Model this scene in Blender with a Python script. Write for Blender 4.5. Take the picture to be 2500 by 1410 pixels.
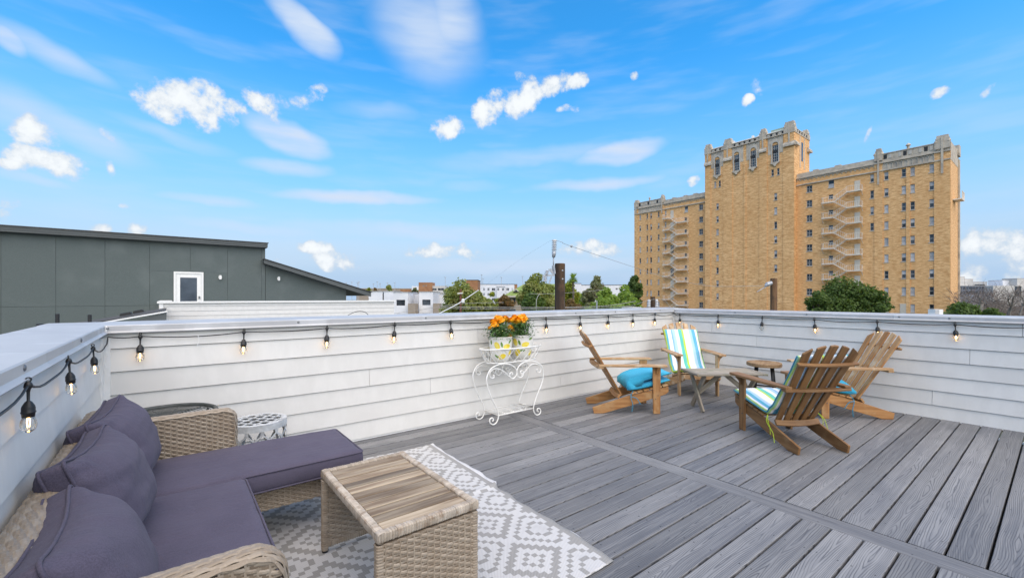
import bpy, math, random
import numpy as np
from mathutils import Vector, Matrix
R = math.radians
for o in list(bpy.data.objects):
    bpy.data.objects.remove(o)
S = bpy.context.scene
COL = S.collection

# ------------------------------------------------------------------ camera
F, YH, TH, H = 1060.0, 724.0, 0.666, 1.3          # focal length and horizon in photo pixels, yaw, eye height
CT, ST = math.cos(TH), math.sin(TH)
cd = bpy.data.cameras.new('camera'); cam = bpy.data.objects.new('camera', cd); COL.objects.link(cam)
cd.sensor_width = 36; cd.lens = 36 * F / 2500; cd.shift_y = (YH - 705) / 2500
cd.clip_start = 0.05; cd.clip_end = 4000
cam.location = (0, 0, H); cam.rotation_euler = (R(90), 0, math.atan2(CT, ST) - R(90))
S.camera = cam

# ------------------------------------------------------------------ sky, sun, exposure
SUN_AZ = (-0.24, -0.97); SUN_EL = R(57)            # direction towards the sun (x, y), behind the camera
S.view_settings.view_transform = 'Standard'; S.view_settings.look = 'None'
S.view_settings.exposure = -0.06; S.view_settings.gamma = 1.0; S.view_settings.use_curve_mapping = False
S.view_settings.use_white_balance = True; S.view_settings.white_balance_temperature = 9900; S.view_settings.white_balance_tint = 6
S.cycles.use_denoising = True
S.cycles.max_bounces = 8; S.cycles.transparent_max_bounces = 16
SKY_STRENGTH = 0.15
CLOUD_DARK, CLOUD_LIGHT = (3.7, 4.95, 7.7), (5.5, 6.9, 10.0)
HORIZON, CIRRUS = (2.4, 4.25, 8.2), (3.8, 5.4, 9.2)


def ray(px, py):
    t = (px - 1250) / F
    return Vector((t * CT + ST, -t * ST + CT, (YH - py) / F))
def on_y(px, py, y):
    d = ray(px, py); return Vector((0, 0, H)) + d * (y / d.y)
def on_x(px, py, x):
    d = ray(px, py); return Vector((0, 0, H)) + d * (x / d.x)
def on_z(px, py, z):
    d = ray(px, py); return Vector((0, 0, H)) + d * ((z - H) / d.z)
def at(px, py, Z):
    return Vector((0, 0, H)) + ray(px, py) * Z

def N(nt, t, ins=None, **kw):
    n = nt.nodes.new(t)
    for k, v in kw.items(): setattr(n, k, v)
    if ins:
        for k, v in ins.items():
            s = n.inputs[k]
            if isinstance(v, bpy.types.NodeSocket): nt.links.new(v, s)
            else: s.default_value = v
    return n
def M1(nt, op, a, b=None, c=None, clamp=False):
    n = nt.nodes.new('ShaderNodeMath'); n.operation = op; n.use_clamp = clamp
    for i, v in enumerate((a, b, c)):
        if v is None: continue
        if isinstance(v, bpy.types.NodeSocket): nt.links.new(v, n.inputs[i])
        else: n.inputs[i].default_value = v
    return n.outputs[0]
def MIX(nt, f, a, b, mode='MIX'):
    n = nt.nodes.new('ShaderNodeMix'); n.data_type = 'RGBA'; n.blend_type = mode
    for i, v in ((0, f), (6, a), (7, b)):
        if isinstance(v, bpy.types.NodeSocket): nt.links.new(v, n.inputs[i])
        elif i == 0: n.inputs[0].default_value = v
        else: n.inputs[i].default_value = (*v, 1) if len(v) == 3 else v
    return n.outputs[2]
def SS(nt, v, lo, hi, o0=0.0, o1=1.0):
    n = nt.nodes.new('ShaderNodeMapRange'); n.interpolation_type = 'SMOOTHSTEP'
    nt.links.new(v, n.inputs[0])
    for i, x in zip((1, 2, 3, 4), (lo, hi, o0, o1)): n.inputs[i].default_value = x
    return n.outputs[0]

W = bpy.data.worlds.new('World'); S.world = W; W.use_nodes = True
W.cycles.sampling_method = 'MANUAL'; W.cycles.sample_map_resolution = 512
nt = W.node_tree; nt.nodes.clear()
sky = N(nt, 'ShaderNodeTexSky', sky_type='NISHITA', sun_disc=False)
sky.sun_elevation = SUN_EL; sky.sun_rotation = math.atan2(SUN_AZ[0], SUN_AZ[1])
sky.altitude = 200; sky.air_density = 1.0; sky.dust_density = 0.3; sky.ozone_density = 1.6
skyc = N(nt, 'ShaderNodeHueSaturation', {'Saturation': 1.72, 'Value': 2.75, 'Color': sky.outputs[0]}).outputs[0]
skyc = MIX(nt, 1.0, skyc, (0.97, 0.90, 1.04), 'MULTIPLY')
tc = N(nt, 'ShaderNodeTexCoord').outputs['Generated']
sep = N(nt, 'ShaderNodeSeparateXYZ', {0: tc})
azn = M1(nt, 'ARCTAN2', sep.outputs[1], sep.outputs[0]); eln = M1(nt, 'ARCSINE', sep.outputs[2])
ae = N(nt, 'ShaderNodeCombineXYZ', {0: azn, 1: eln, 2: 1.0}).outputs[0]
wob = N(nt, 'ShaderNodeTexNoise', {'Vector': tc, 'Scale': 9.0, 'Detail': 3.0}).outputs['Color']
wobc = N(nt, 'ShaderNodeVectorMath', {0: wob, 1: (0.5, 0.5, 0.5)}, operation='SUBTRACT').outputs[0]
aew = N(nt, 'ShaderNodeVectorMath', {0: wobc, 1: (0.05, 0.035, 0), 2: ae}, operation='MULTIPLY_ADD').outputs[0]
# clouds of the day: heading, height, half-width, half-height (photo pixels turned into sky directions), tilt, weight
CUM = [(410,245,82,46,0,1),(485,255,95,50,0,1),(565,268,42,28,0,.9),(650,252,62,32,-20,.85),(755,243,44,24,20,.75),(785,215,22,13,0,.7),
 (85,330,52,40,0,.85),(110,397,118,34,-6,1),(25,405,44,22,0,.9),(265,347,22,24,40,.55),(265,415,22,22,10,.75),(295,255,20,9,0,.5),(45,330,30,14,0,.5),
 (1200,266,62,34,20,.95),(1285,238,80,34,30,1),(1340,208,56,26,20,.9),(1392,200,38,20,20,.9),(1095,312,42,30,15,.95),(1545,184,12,14,0,.8),(1270,190,22,12,0,.5),(1380,268,26,10,0,.5),
 (1822,243,20,11,20,.75),(1862,203,26,20,0,.35),(2300,227,24,14,15,.75),(2402,228,16,34,-35,.8),(1695,443,18,12,10,.7),(2126,322,9,22,-30,.4),
 (245,566,36,18,0,.95),(337,564,34,26,0,1.0),(1085,612,95,24,0,.95),(775,604,60,18,0,.95),(825,632,74,30,0,.85),(1450,608,85,26,0,.95),
 (2415,592,85,44,0,.85),(2490,620,90,62,0,.9),(2365,605,46,36,0,.8),(8,520,44,26,0,.7),(300,505,20,8,0,.5),(2400,680,150,40,0,.6),(620,640,90,16,0,.35)]
CIR = [(745,70,95,34,-32,.8),(1040,85,150,95,-20,.55),(1105,55,80,70,-25,.6),(20,100,60,26,-28,.8),(130,135,190,30,-17,.55),(700,335,112,36,-14,1.0),(740,345,70,26,0,.7),
 (1515,372,112,26,5,.9),(1330,380,300,22,3,.4),(880,480,200,17,2,.75),(510,488,125,14,2,.55),(1465,447,165,15,1,.6),(700,408,112,20,0,.6),(930,275,115,22,0,.35),
 (60,275,170,60,-15,.45),(190,330,230,40,-18,.45),(430,335,170,20,-8,.35),(1150,450,90,14,0,.35),(60,440,120,18,-8,.4),(1150,400,120,25,0,.3),(1000,565,330,26,0,.5),(650,560,240,20,0,.45),(1350,560,160,16,0,.4),(1250,650,420,22,0,.5),(760,600,500,60,0,.3),(1250,520,260,12,0,.2)]
def mask(lst, vec):
    out = None
    for (px, py, a, b, rot, wgt) in lst:
        d = ray(px, py).normalized(); az = math.atan2(d.y, d.x); el = math.asin(d.z)
        k = 1 / math.hypot(F, px - 1250)
        ka = F / (F * F + (px - 1250) ** 2) if True else k
        A, B = 1 / (a * ka * 1.2), 1 / (b * k * 1.2); cr, sr = math.cos(R(rot)), math.sin(R(rot))
        # tilted ellipse: u along the cloud, v across it (azimuth grows to the left, so the tilt is mirrored)
        u1, u2, v1, v2 = cr * A, -sr * A, sr * B, cr * B
        u = N(nt, 'ShaderNodeVectorMath', {0: vec, 1: (u1, u2, -(u1 * az + u2 * el))}, operation='DOT_PRODUCT').outputs['Value']
        v = N(nt, 'ShaderNodeVectorMath', {0: vec, 1: (v1, v2, -(v1 * az + v2 * el))}, operation='DOT_PRODUCT').outputs['Value']
        l2 = M1(nt, 'MULTIPLY_ADD', v, v, M1(nt, 'MULTIPLY', u, u))
        v = M1(nt, 'MULTIPLY_ADD', l2, -wgt, wgt)
        out = v if out is None else M1(nt, 'MAXIMUM', out, v)
    return out
cm = M1(nt, 'MAXIMUM', mask(CUM, aew), 0.0); ci = M1(nt, 'MAXIMUM', mask(CIR, aew), 0.0)
n1 = N(nt, 'ShaderNodeTexNoise', {'Vector': tc, 'Scale': 26.0, 'Detail': 6.0, 'Roughness': 0.60}).outputs['Fac']
n2 = N(nt, 'ShaderNodeTexNoise', {'Vector': tc, 'Scale': 70.0, 'Detail': 3.0, 'Roughness': 0.6}).outputs['Fac']
dens = M1(nt, 'ADD', M1(nt, 'MULTIPLY', cm, 1.12), M1(nt, 'MULTIPLY', M1(nt, 'SUBTRACT', n1, 0.5), 3.0))
dens = M1(nt, 'ADD', dens, M1(nt, 'MULTIPLY', M1(nt, 'SUBTRACT', n2, 0.5), 0.22))
cumd = M1(nt, 'MULTIPLY', SS(nt, dens, 0.28, 1.0), SS(nt, cm, 0.0, 0.25))
strk = N(nt, 'ShaderNodeTexNoise', {'Vector': N(nt, 'ShaderNodeMapping', {0: ae, 2: (0, 0, R(12)), 3: (4, 22, 1)}).outputs[0], 'Scale': 1.4, 'Detail': 3.5, 'Roughness': 0.5}).outputs['Fac']
cird = M1(nt, 'MULTIPLY', SS(nt, ci, 0.0, 0.75), SS(nt, strk, 0.25, 0.75, 0.5, 1.0))
veil = M1(nt, 'MULTIPLY', SS(nt, strk, 0.42, 0.80), 0.22)
lowh = SS(nt, eln, 0.0, 0.52, 1.0, 0.0)
cird = M1(nt, 'MAXIMUM', cird, veil)
shade = SS(nt, M1(nt, 'ADD', dens, M1(nt, 'MULTIPLY', n2, 0.4)), 0.5, 1.6)
cumc = MIX(nt, shade, CLOUD_DARK, CLOUD_LIGHT)
base = MIX(nt, lowh, skyc, HORIZON)
base = MIX(nt, cird, base, CIRRUS)
fin = MIX(nt, cumd, base, cumc)
bg = N(nt, 'ShaderNodeBackground', {0: fin, 1: SKY_STRENGTH})
N(nt, 'ShaderNodeOutputWorld', {0: bg.outputs[0]})

sd = bpy.data.lights.new('sun', 'SUN'); sun = bpy.data.objects.new('sun', sd); COL.objects.link(sun)
sd.energy = 4.6; sd.angle = R(104); sd.color = (1.0, 0.93, 0.83)
sdir = Vector((SUN_AZ[0], SUN_AZ[1], 0)).normalized() * math.cos(SUN_EL) + Vector((0, 0, math.sin(SUN_EL)))
sun.rotation_euler = sdir.to_track_quat('Z', 'Y').to_euler(); sun.location = (0, 0, 60)

# ------------------------------------------------------------------ helpers
rnd = random.Random(7)
NP = np.random.default_rng(11)
def tag(o, label=None, cat=None, group=None, kind=None):
    for k, v in (('label', label), ('category', cat), ('group', group), ('kind', kind)):
        if v: o[k] = v
    return o
def empty(name, loc=(0, 0, 0), rz=0.0, **kw):
    o = bpy.data.objects.new(name, None); COL.objects.link(o); o.location = loc; o.rotation_euler = (0, 0, rz)
    o.empty_display_size = 0.05
    return tag(o, **kw)
def link(name, me, mat=None, parent=None, loc=None, rot=None, smooth=False):
    if mat is not None and not me.materials: me.materials.append(mat)
    if smooth:
        me.polygons.foreach_set('use_smooth', [True] * len(me.polygons))
    o = bpy.data.objects.new(name, me); COL.objects.link(o); o.parent = parent
    if loc is not None: o.location = loc
    if rot is not None: o.rotation_euler = rot
    return o
def frame3(d, up=(0, 0, 1)):
    d = Vector(d).normalized(); up = Vector(up)
    if abs(d.dot(up)) > 0.98: up = Vector((1, 0, 0)) if abs(d.x) < 0.9 else Vector((0, 1, 0))
    a = d.cross(up).normalized(); return a, a.cross(d).normalized()
class MB:
    def __init__(s): s.v = []; s.f = []
    def add(s, vs, fs):
        n = len(s.v); s.v += [tuple(v) for v in vs]; s.f += [tuple(i + n for i in f) for f in fs]; return s
    def box(s, x0, x1, y0, y1, z0, z1):
        return s.add([(x0,y0,z0),(x1,y0,z0),(x1,y1,z0),(x0,y1,z0),(x0,y0,z1),(x1,y0,z1),(x1,y1,z1),(x0,y1,z1)],
                     [(3,2,1,0),(4,5,6,7),(0,1,5,4),(1,2,6,5),(2,3,7,6),(3,0,4,7)])
    def cbox(s, c, sz): return s.box(c[0]-sz[0]/2, c[0]+sz[0]/2, c[1]-sz[1]/2, c[1]+sz[1]/2, c[2]-sz[2]/2, c[2]+sz[2]/2)
    def prism(s, poly, fn, d0, d1):          # poly in 2D, fn(a, b, depth) -> 3D
        n = len(poly); vs = [fn(a, b, d0) for a, b in poly] + [fn(a, b, d1) for a, b in poly]
        fs = [tuple(range(n))[::-1], tuple(range(n, 2*n))] + [(i, (i+1) % n, n + (i+1) % n, n + i) for i in range(n)]
        return s.add(vs, fs)
    def bar(s, p, q, w, t, up=(0, 0, 1)):    # rectangular bar from p to q
        p = Vector(p); q = Vector(q); a, b = frame3(q - p, up); a = a * w / 2; b = b * t / 2
        vs = [p-a-b, p+a-b, p+a+b, p-a+b, q-a-b, q+a-b, q+a+b, q-a+b]
        return s.add(vs, [(0,1,2,3),(7,6,5,4),(4,5,1,0),(5,6,2,1),(6,7,3,2),(7,4,0,3)])
    def tube(s, pts, r, n=6, closed=False, caps=True):
        pts = [Vector(p) for p in pts]; m = len(pts); rr = r if isinstance(r, (list, tuple)) else [r] * m
        a = None; vs = []
        for i in range(m):
            if closed: d = pts[(i+1) % m] - pts[i-1]
            else: d = pts[min(i+1, m-1)] - pts[max(i-1, 0)]
            if d.length < 1e-9: d = Vector((0, 0, 1))
            d.normalize()
            if a is None: a, _ = frame3(d)
            else:
                a = a - d * a.dot(d)
                a = a.normalized() if a.length > 1e-6 else frame3(d)[0]
            b = d.cross(a)
            vs += [pts[i] + (a * math.cos(2*math.pi*k/n) + b * math.sin(2*math.pi*k/n)) * rr[i] for k in range(n)]
        fs = []
        for i in range(m if closed else m - 1):
            j = (i+1) % m
            fs += [(i*n+k, i*n+(k+1) % n, j*n+(k+1) % n, j*n+k) for k in range(n)]
        if caps and not closed: fs += [tuple(range(n))[::-1], tuple((m-1)*n+k for k in range(n))]
        return s.add(vs, fs)
    def lathe(s, prof, n=24, c=(0, 0, 0), ax=None):
        vs = []; m = len(prof)
        for r, z in prof: vs += [(c[0] + r*math.cos(2*math.pi*k/n), c[1] + r*math.sin(2*math.pi*k/n), c[2] + z) for k in range(n)]
        fs = [(i*n+k, i*n+(k+1) % n, (i+1)*n+(k+1) % n, (i+1)*n+k) for i in range(m-1) for k in range(n)]
        if prof[0][0] > 1e-5: fs.append(tuple(range(n))[::-1])
        if prof[-1][0] > 1e-5: fs.append(tuple((m-1)*n+k for k in range(n)))
        return s.add(vs, fs)
    def grid(s, fn, nu, nv, cu=False, cv=False):
        mu = nu if cu else nu + 1; mv = nv if cv else nv + 1
        vs = [fn(i / nu, j / nv) for i in range(mu) for j in range(mv)]
        fs = [(i*mv+j, ((i+1) % mu)*mv+j, ((i+1) % mu)*mv+(j+1) % mv, i*mv+(j+1) % mv) for i in range(nu) for j in range(nv)]
        return s.add(vs, fs)
    def facade(s, y0, y1, z0, z1, holes, fn, depth):    # wall with openings, fn(a, b, d): d = depth into the wall
        ys = sorted({y0, y1, *[h[0] for h in holes], *[h[1] for h in holes]}); zs = sorted({z0, z1, *[h[2] for h in holes], *[h[3] for h in holes]})
        ys = [y for y in ys if y0 <= y <= y1]; zs = [z for z in zs if z0 <= z <= z1]
        idx = {}; vs = []
        def vi(i, j):
            if (i, j) not in idx: idx[(i, j)] = len(vs); vs.append(fn(ys[i], zs[j], 0))
            return idx[(i, j)]
        fs = []
        for i in range(len(ys) - 1):
            for j in range(len(zs) - 1):
                cy = (ys[i] + ys[i+1]) / 2; cz = (zs[j] + zs[j+1]) / 2
                if any(h[0] < cy < h[1] and h[2] < cz < h[3] for h in holes): continue
                fs.append((vi(i, j), vi(i+1, j), vi(i+1, j+1), vi(i, j+1)))
        s.add(vs, fs)
        for h in holes:
            c = [(h[0], h[2]), (h[1], h[2]), (h[1], h[3]), (h[0], h[3])]
            for k in range(4):
                a, b = c[k], c[(k+1) % 4]
                s.add([fn(*a, 0), fn(*b, 0), fn(*b, depth), fn(*a, depth)], [(0, 1, 2, 3)])
        return s
    def mesh(s, name='mesh'):
        me = bpy.data.meshes.new(name); me.from_pydata(s.v, [], s.f); me.update(); return me
    def build(s, name, mat, parent=None, world=True, smooth=False, **kw):
        if parent is not None and world:
            root = parent; off = Vector((0, 0, 0))
            while root is not None: off += root.location; root = root.parent
            s.v = [(v[0]-off.x, v[1]-off.y, v[2]-off.z) for v in s.v]
        o = link(name, s.mesh(name), mat, parent, smooth=smooth)
        return tag(o, **kw)
def tree_copy(o, parent=None):
    c = o.copy(); COL.objects.link(c); c.parent = parent
    for ch in list(o.children): tree_copy(ch, c)
    return c
def smooth_angle(o, deg=40):
    me = o.data
    me.polygons.foreach_set('use_smooth', [True] * len(me.polygons))
    me.set_sharp_from_angle(angle=R(deg))
def bevel(o, w=0.003, seg=2, ang=35):
    m = o.modifiers.new('bevel', 'BEVEL'); m.width = w; m.segments = seg; m.limit_method = 'ANGLE'; m.angle_limit = R(ang)
    return o
def catmull(pts, n=6, closed=False):
    P = [Vector(p) for p in pts]; out = []; m = len(P)
    for i in range(m if closed else m - 1):
        p0 = P[i-1] if (i > 0 or closed) else P[0]*2 - P[1]
        p1 = P[i]; p2 = P[(i+1) % m]; p3 = P[(i+2) % m] if (closed or i+2 < m) else p2*2 - p1
        for k in range(n):
            t = k / n
            out.append(0.5 * ((2*p1) + (p2-p0)*t + (2*p0-5*p1+4*p2-p3)*t*t + (3*p1-p0-3*p2+p3)*t*t*t))
    if not closed: out.append(P[-1])
    return out

# ------------------------------------------------------------------ materials
def newmat(name):
    m = bpy.data.materials.new(name); m.use_nodes = True; nt = m.node_tree
    return m, nt, nt.nodes['Principled BSDF']
def bump(nt, b, h, strength=0.3, dist=0.01):
    n = N(nt, 'ShaderNodeBump', {'Height': h, 'Strength': strength, 'Distance': dist}); nt.links.new(n.outputs[0], b.inputs['Normal'])
def pm(name, c1, c2=None, sc=(1, 1, 1), ns=5.0, rough=0.6, bmp=0.0, bd=0.01, metal=0.0, rand=0.0, island=0.0, detail=5.0, lo=0.35, hi=0.65, spec=0.5, c3=None, c3s=2.0, sheen=0.0):
    m, nt, b = newmat(name); c2 = c2 or tuple(x * 0.88 for x in c1)
    tc = N(nt, 'ShaderNodeTexCoord').outputs['Object']
    oi = N(nt, 'ShaderNodeObjectInfo').outputs['Random']
    v = N(nt, 'ShaderNodeVectorMath', {0: tc, 1: N(nt, 'ShaderNodeCombineXYZ', {0: M1(nt, 'MULTIPLY', oi, 17.0), 1: M1(nt, 'MULTIPLY', oi, 31.0), 2: M1(nt, 'MULTIPLY', oi, 7.0)}).outputs[0]}, operation='ADD').outputs[0]
    mp = N(nt, 'ShaderNodeMapping', {0: v, 3: sc}).outputs[0]
    n = N(nt, 'ShaderNodeTexNoise', {'Vector': mp, 'Scale': ns, 'Detail': detail, 'Roughness': 0.6}).outputs['Fac']
    col = MIX(nt, SS(nt, n, lo, hi), c1, c2)
    if c3:
        n3 = N(nt, 'ShaderNodeTexNoise', {'Vector': v, 'Scale': c3s, 'Detail': 4.0}).outputs['Fac']
        col = MIX(nt, SS(nt, n3, 0.5, 0.72), col, c3)
    if rand or island:
        src = oi if rand else N(nt, 'ShaderNodeNewGeometry').outputs['Random Per Island']
        k = rand or island
        val = N(nt, 'ShaderNodeMapRange', {0: src, 3: 1 - k, 4: 1 + k}).outputs[0]
        col = N(nt, 'ShaderNodeHueSaturation', {'Value': val, 'Color': col}).outputs[0]
    nt.links.new(col, b.inputs['Base Color'])
    b.inputs['Roughness'].default_value = rough; b.inputs['Metallic'].default_value = metal; b.inputs['Specular IOR Level'].default_value = spec
    if sheen: b.inputs['Sheen Weight'].default_value = sheen
    if bmp: bump(nt, b, n, bmp, bd)
    return m
M = {}
M['siding'] = pm('white_siding', (0.70, 0.688, 0.658), (0.66, 0.648, 0.618), (2, 2, 0.8), 5, 0.55, 0.12, 0.002, rand=0.03, c3=(0.645, 0.63, 0.60), c3s=1.6, detail=8)
M['trim'] = pm('white_trim', (0.78, 0.78, 0.77), (0.72, 0.72, 0.70), ns=9, rough=0.5, bmp=0.05)
M['gap'] = pm('dark_gap', (0.02, 0.02, 0.02))
M['flashing'] = pm('cap_flashing', (0.46, 0.465, 0.47), (0.40, 0.405, 0.415), (1, 1, 1), 2.5, 0.45, 0.04, 0.004, metal=0.12, c3=(0.52, 0.53, 0.54), c3s=5)
M['black'] = pm('black_rubber', (0.012, 0.012, 0.013), (0.02, 0.02, 0.02), ns=30, rough=0.5)
M['iron'] = pm('dark_iron', (0.04, 0.05, 0.05), (0.08, 0.09, 0.09), ns=20, rough=0.45, metal=0.3)
M['whitemetal'] = pm('white_painted_metal', (0.82, 0.82, 0.80), (0.75, 0.74, 0.70), ns=40, rough=0.4)
M['screw'] = pm('screw_metal', (0.22, 0.23, 0.24), rough=0.4, metal=0.7)

def deck_mat():
    m, nt, b = newmat('composite_decking')
    tc = N(nt, 'ShaderNodeTexCoord').outputs['Object']; sp = N(nt, 'ShaderNodeSeparateXYZ', {0: tc}); x, y = sp.outputs[0], sp.outputs[1]
    oi = N(nt, 'ShaderNodeObjectInfo').outputs['Random']
    off = M1(nt, 'MULTIPLY', oi, 91.0)
    def noise(sx, sy, so, d=2.0, rough=0.5):
        v = N(nt, 'ShaderNodeCombineXYZ', {0: M1(nt, 'ADD', M1(nt, 'MULTIPLY', x, sx), M1(nt, 'MULTIPLY', off, so)), 1: M1(nt, 'MULTIPLY', y, sy), 2: off}).outputs[0]
        return N(nt, 'ShaderNodeTexNoise', {'Vector': v, 'Scale': 1.0, 'Detail': d, 'Roughness': rough}).outputs['Fac']
    slow = noise(1.7, 5.0, 1.0, 1.5); wig = noise(8.0, 30.0, 1.7, 2.0)
    cen = M1(nt, 'MULTIPLY', M1(nt, 'SUBTRACT', noise(1.1, 0.0, 0.6, 1.0), 0.5), 0.09)
    yy = M1(nt, 'ABSOLUTE', M1(nt, 'DIVIDE', M1(nt, 'SUBTRACT', y, cen), 0.07))
    q = M1(nt, 'ADD', M1(nt, 'MULTIPLY', M1(nt, 'POWER', yy, 1.25), 7.5), M1(nt, 'MULTIPLY', slow, 11.0))
    q = M1(nt, 'ADD', q, M1(nt, 'MULTIPLY', wig, 0.8))
    fr = M1(nt, 'ABSOLUTE', M1(nt, 'SUBTRACT', M1(nt, 'FRACT', q), 0.5))
    ln = M1(nt, 'MULTIPLY', SS(nt, fr, 0.26, 0.46), SS(nt, noise(5.0, 18.0, 2.2, 3.0), 0.3, 0.6, 0.45, 1.0))
    tone = noise(0.55, 2.2, 0.8, 3.0)
    streak = noise(1.6, 70.0, 3.1, 3.0)
    c = MIX(nt, SS(nt, tone, 0.32, 0.68), (0.225, 0.225, 0.227), (0.135, 0.140, 0.153))
    c = MIX(nt, SS(nt, streak, 0.40, 0.66, 0.0, 0.55), c, (0.285, 0.285, 0.285))
    c = MIX(nt, M1(nt, 'MULTIPLY', ln, 0.72), c, (0.055, 0.058, 0.068))
    # fastener holes in pairs over the joists
    wx = N(nt, 'ShaderNodeTexCoord').outputs['Object']
    jx = M1(nt, 'ABSOLUTE', M1(nt, 'SUBTRACT', M1(nt, 'FRACT', M1(nt, 'DIVIDE', M1(nt, 'ADD', x, 20.0), 0.406)), 0.5))
    jx = M1(nt, 'MULTIPLY', jx, 0.406)
    jy = M1(nt, 'ABSOLUTE', M1(nt, 'SUBTRACT', M1(nt, 'ABSOLUTE', y), 0.045))
    rr = M1(nt, 'SQRT', M1(nt, 'ADD', M1(nt, 'POWER', jx, 2.0), M1(nt, 'POWER', jy, 2.0)))
    c = MIX(nt, SS(nt, rr, 0.0030, 0.0048, 1.0, 0.0), c, (0.02, 0.02, 0.02))
    c = N(nt, 'ShaderNodeHueSaturation', {'Value': N(nt, 'ShaderNodeMapRange', {0: oi, 3: 0.78, 4: 1.18}).outputs[0], 'Color': c}).outputs[0]
    pos = N(nt, 'ShaderNodeNewGeometry').outputs['Position']
    dirt = N(nt, 'ShaderNodeTexNoise', {'Vector': pos, 'Scale': 1.7, 'Detail': 7.0, 'Roughness': 0.65}).outputs['Fac']
    c = MIX(nt, SS(nt, dirt, 0.50, 0.72, 0.0, 0.45), c, (0.118, 0.120, 0.126))
    speck = N(nt, 'ShaderNodeTexNoise', {'Vector': pos, 'Scale': 60.0, 'Detail': 3.0}).outputs['Fac']
    c = MIX(nt, SS(nt, speck, 0.70, 0.78, 0.0, 0.7), c, (0.06, 0.055, 0.05))
    nt.links.new(c, b.inputs['Base Color']); b.inputs['Roughness'].default_value = 0.55; b.inputs['Specular IOR Level'].default_value = 0.35
    bump(nt, b, M1(nt, 'SUBTRACT', streak, ln), 0.25, 0.002)
    return m
M['deck'] = deck_mat()

# ------------------------------------------------------------------ the ground, the house we stand on, the deck
YA, XB, XL = 3.945, 6.45, -0.371                     # inner faces of the three parapets
EX, ZA0, ZB0 = 0.1555, 0.02, -0.015                  # clapboard exposure and first course
M['ground'] = pm('town_ground', (0.10, 0.10, 0.095), (0.075, 0.09, 0.05), ns=0.05, rough=0.9, lo=0.4, hi=0.6)
g = MB().add([(-1500, -1500, -10), (1500, -1500, -10), (1500, 1500, -10), (-1500, 1500, -10)], [(0, 1, 2, 3)]).build('ground', M['ground'], kind='structure')
M['membrane'] = pm('roof_membrane', (0.30, 0.30, 0.30), ns=3, rough=0.8)
house = empty('townhouse', (3, 0, -10), label='white sided townhouse carrying the roof deck, under the deck boards', cat='house')
MB().box(XL - 0.24, XB + 0.30, -4.2, YA + 0.30, -10, -0.16).build('body', M['siding'], house)
MB().box(XL, XB, -4.0, YA, -0.158, -0.12).build('roof_membrane', M['gap'], house)  # near-black sheet below the boards, shade of the open gaps put into its colour

deck = empty('deck', (3, 0, -0.03), kind='structure')
BW, PITCH = 0.1335, 0.1447
XD0, XD1 = 2.915, 3.065                              # the dividing board
def plank_mesh(L, w, t=0.025):
    b = 0.004; mb = MB()
    sec = [(-w/2, -t), (w/2, -t), (w/2, -b), (w/2 - b*0.3, -b*0.3), (w/2 - b, 0), (-w/2 + b, 0), (-w/2 + b*0.3, -b*0.3), (-w/2, -b)]
    n = len(sec); vs = [(-L/2, a, z) for a, z in sec] + [(L/2, a, z) for a, z in sec]
    mb.add(vs, [tuple(range(n)), tuple(range(n, 2*n))[::-1]] + [(i, n+i, n+(i+1) % n, (i+1) % n) for i in range(n)])
    return mb.mesh('plank')
LL, LR = XD0 - 0.002 - (XL + 0.005), (XB - 0.008) - (XD1 + 0.006)
mL, mR, mD = plank_mesh(LL, BW), plank_mesh(LR, BW), plank_mesh(YA + 4.0 - 0.01, XD1 - XD0 - 0.004)
k = 0
y = 0.23 - PITCH * 28 + PITCH / 2
while y < YA + 0.02:
    yc = y; lo, hi = y - BW / 2, min(y + BW / 2, YA - 0.004)
    if hi - lo < 0.02: break
    for me, xc in ((mL, (XL + 0.005 + XD0 - 0.002) / 2), (mR, (XB - 0.008 + XD1 + 0.006) / 2)):
        if hi - lo < BW - 0.002: me = plank_mesh(LL if me is mL else LR, hi - lo)
        o = link('plank', me, M['deck'], deck, (xc - 3, (lo + hi) / 2, 0.03 + rnd.uniform(-0.0007, 0.0007)))
    y += PITCH
link('divider_board', mD, M['deck'], deck, ((XD0 + XD1) / 2 - 3, (YA - 4.0) / 2, 0.0304), (0, 0, R(90)))

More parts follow.
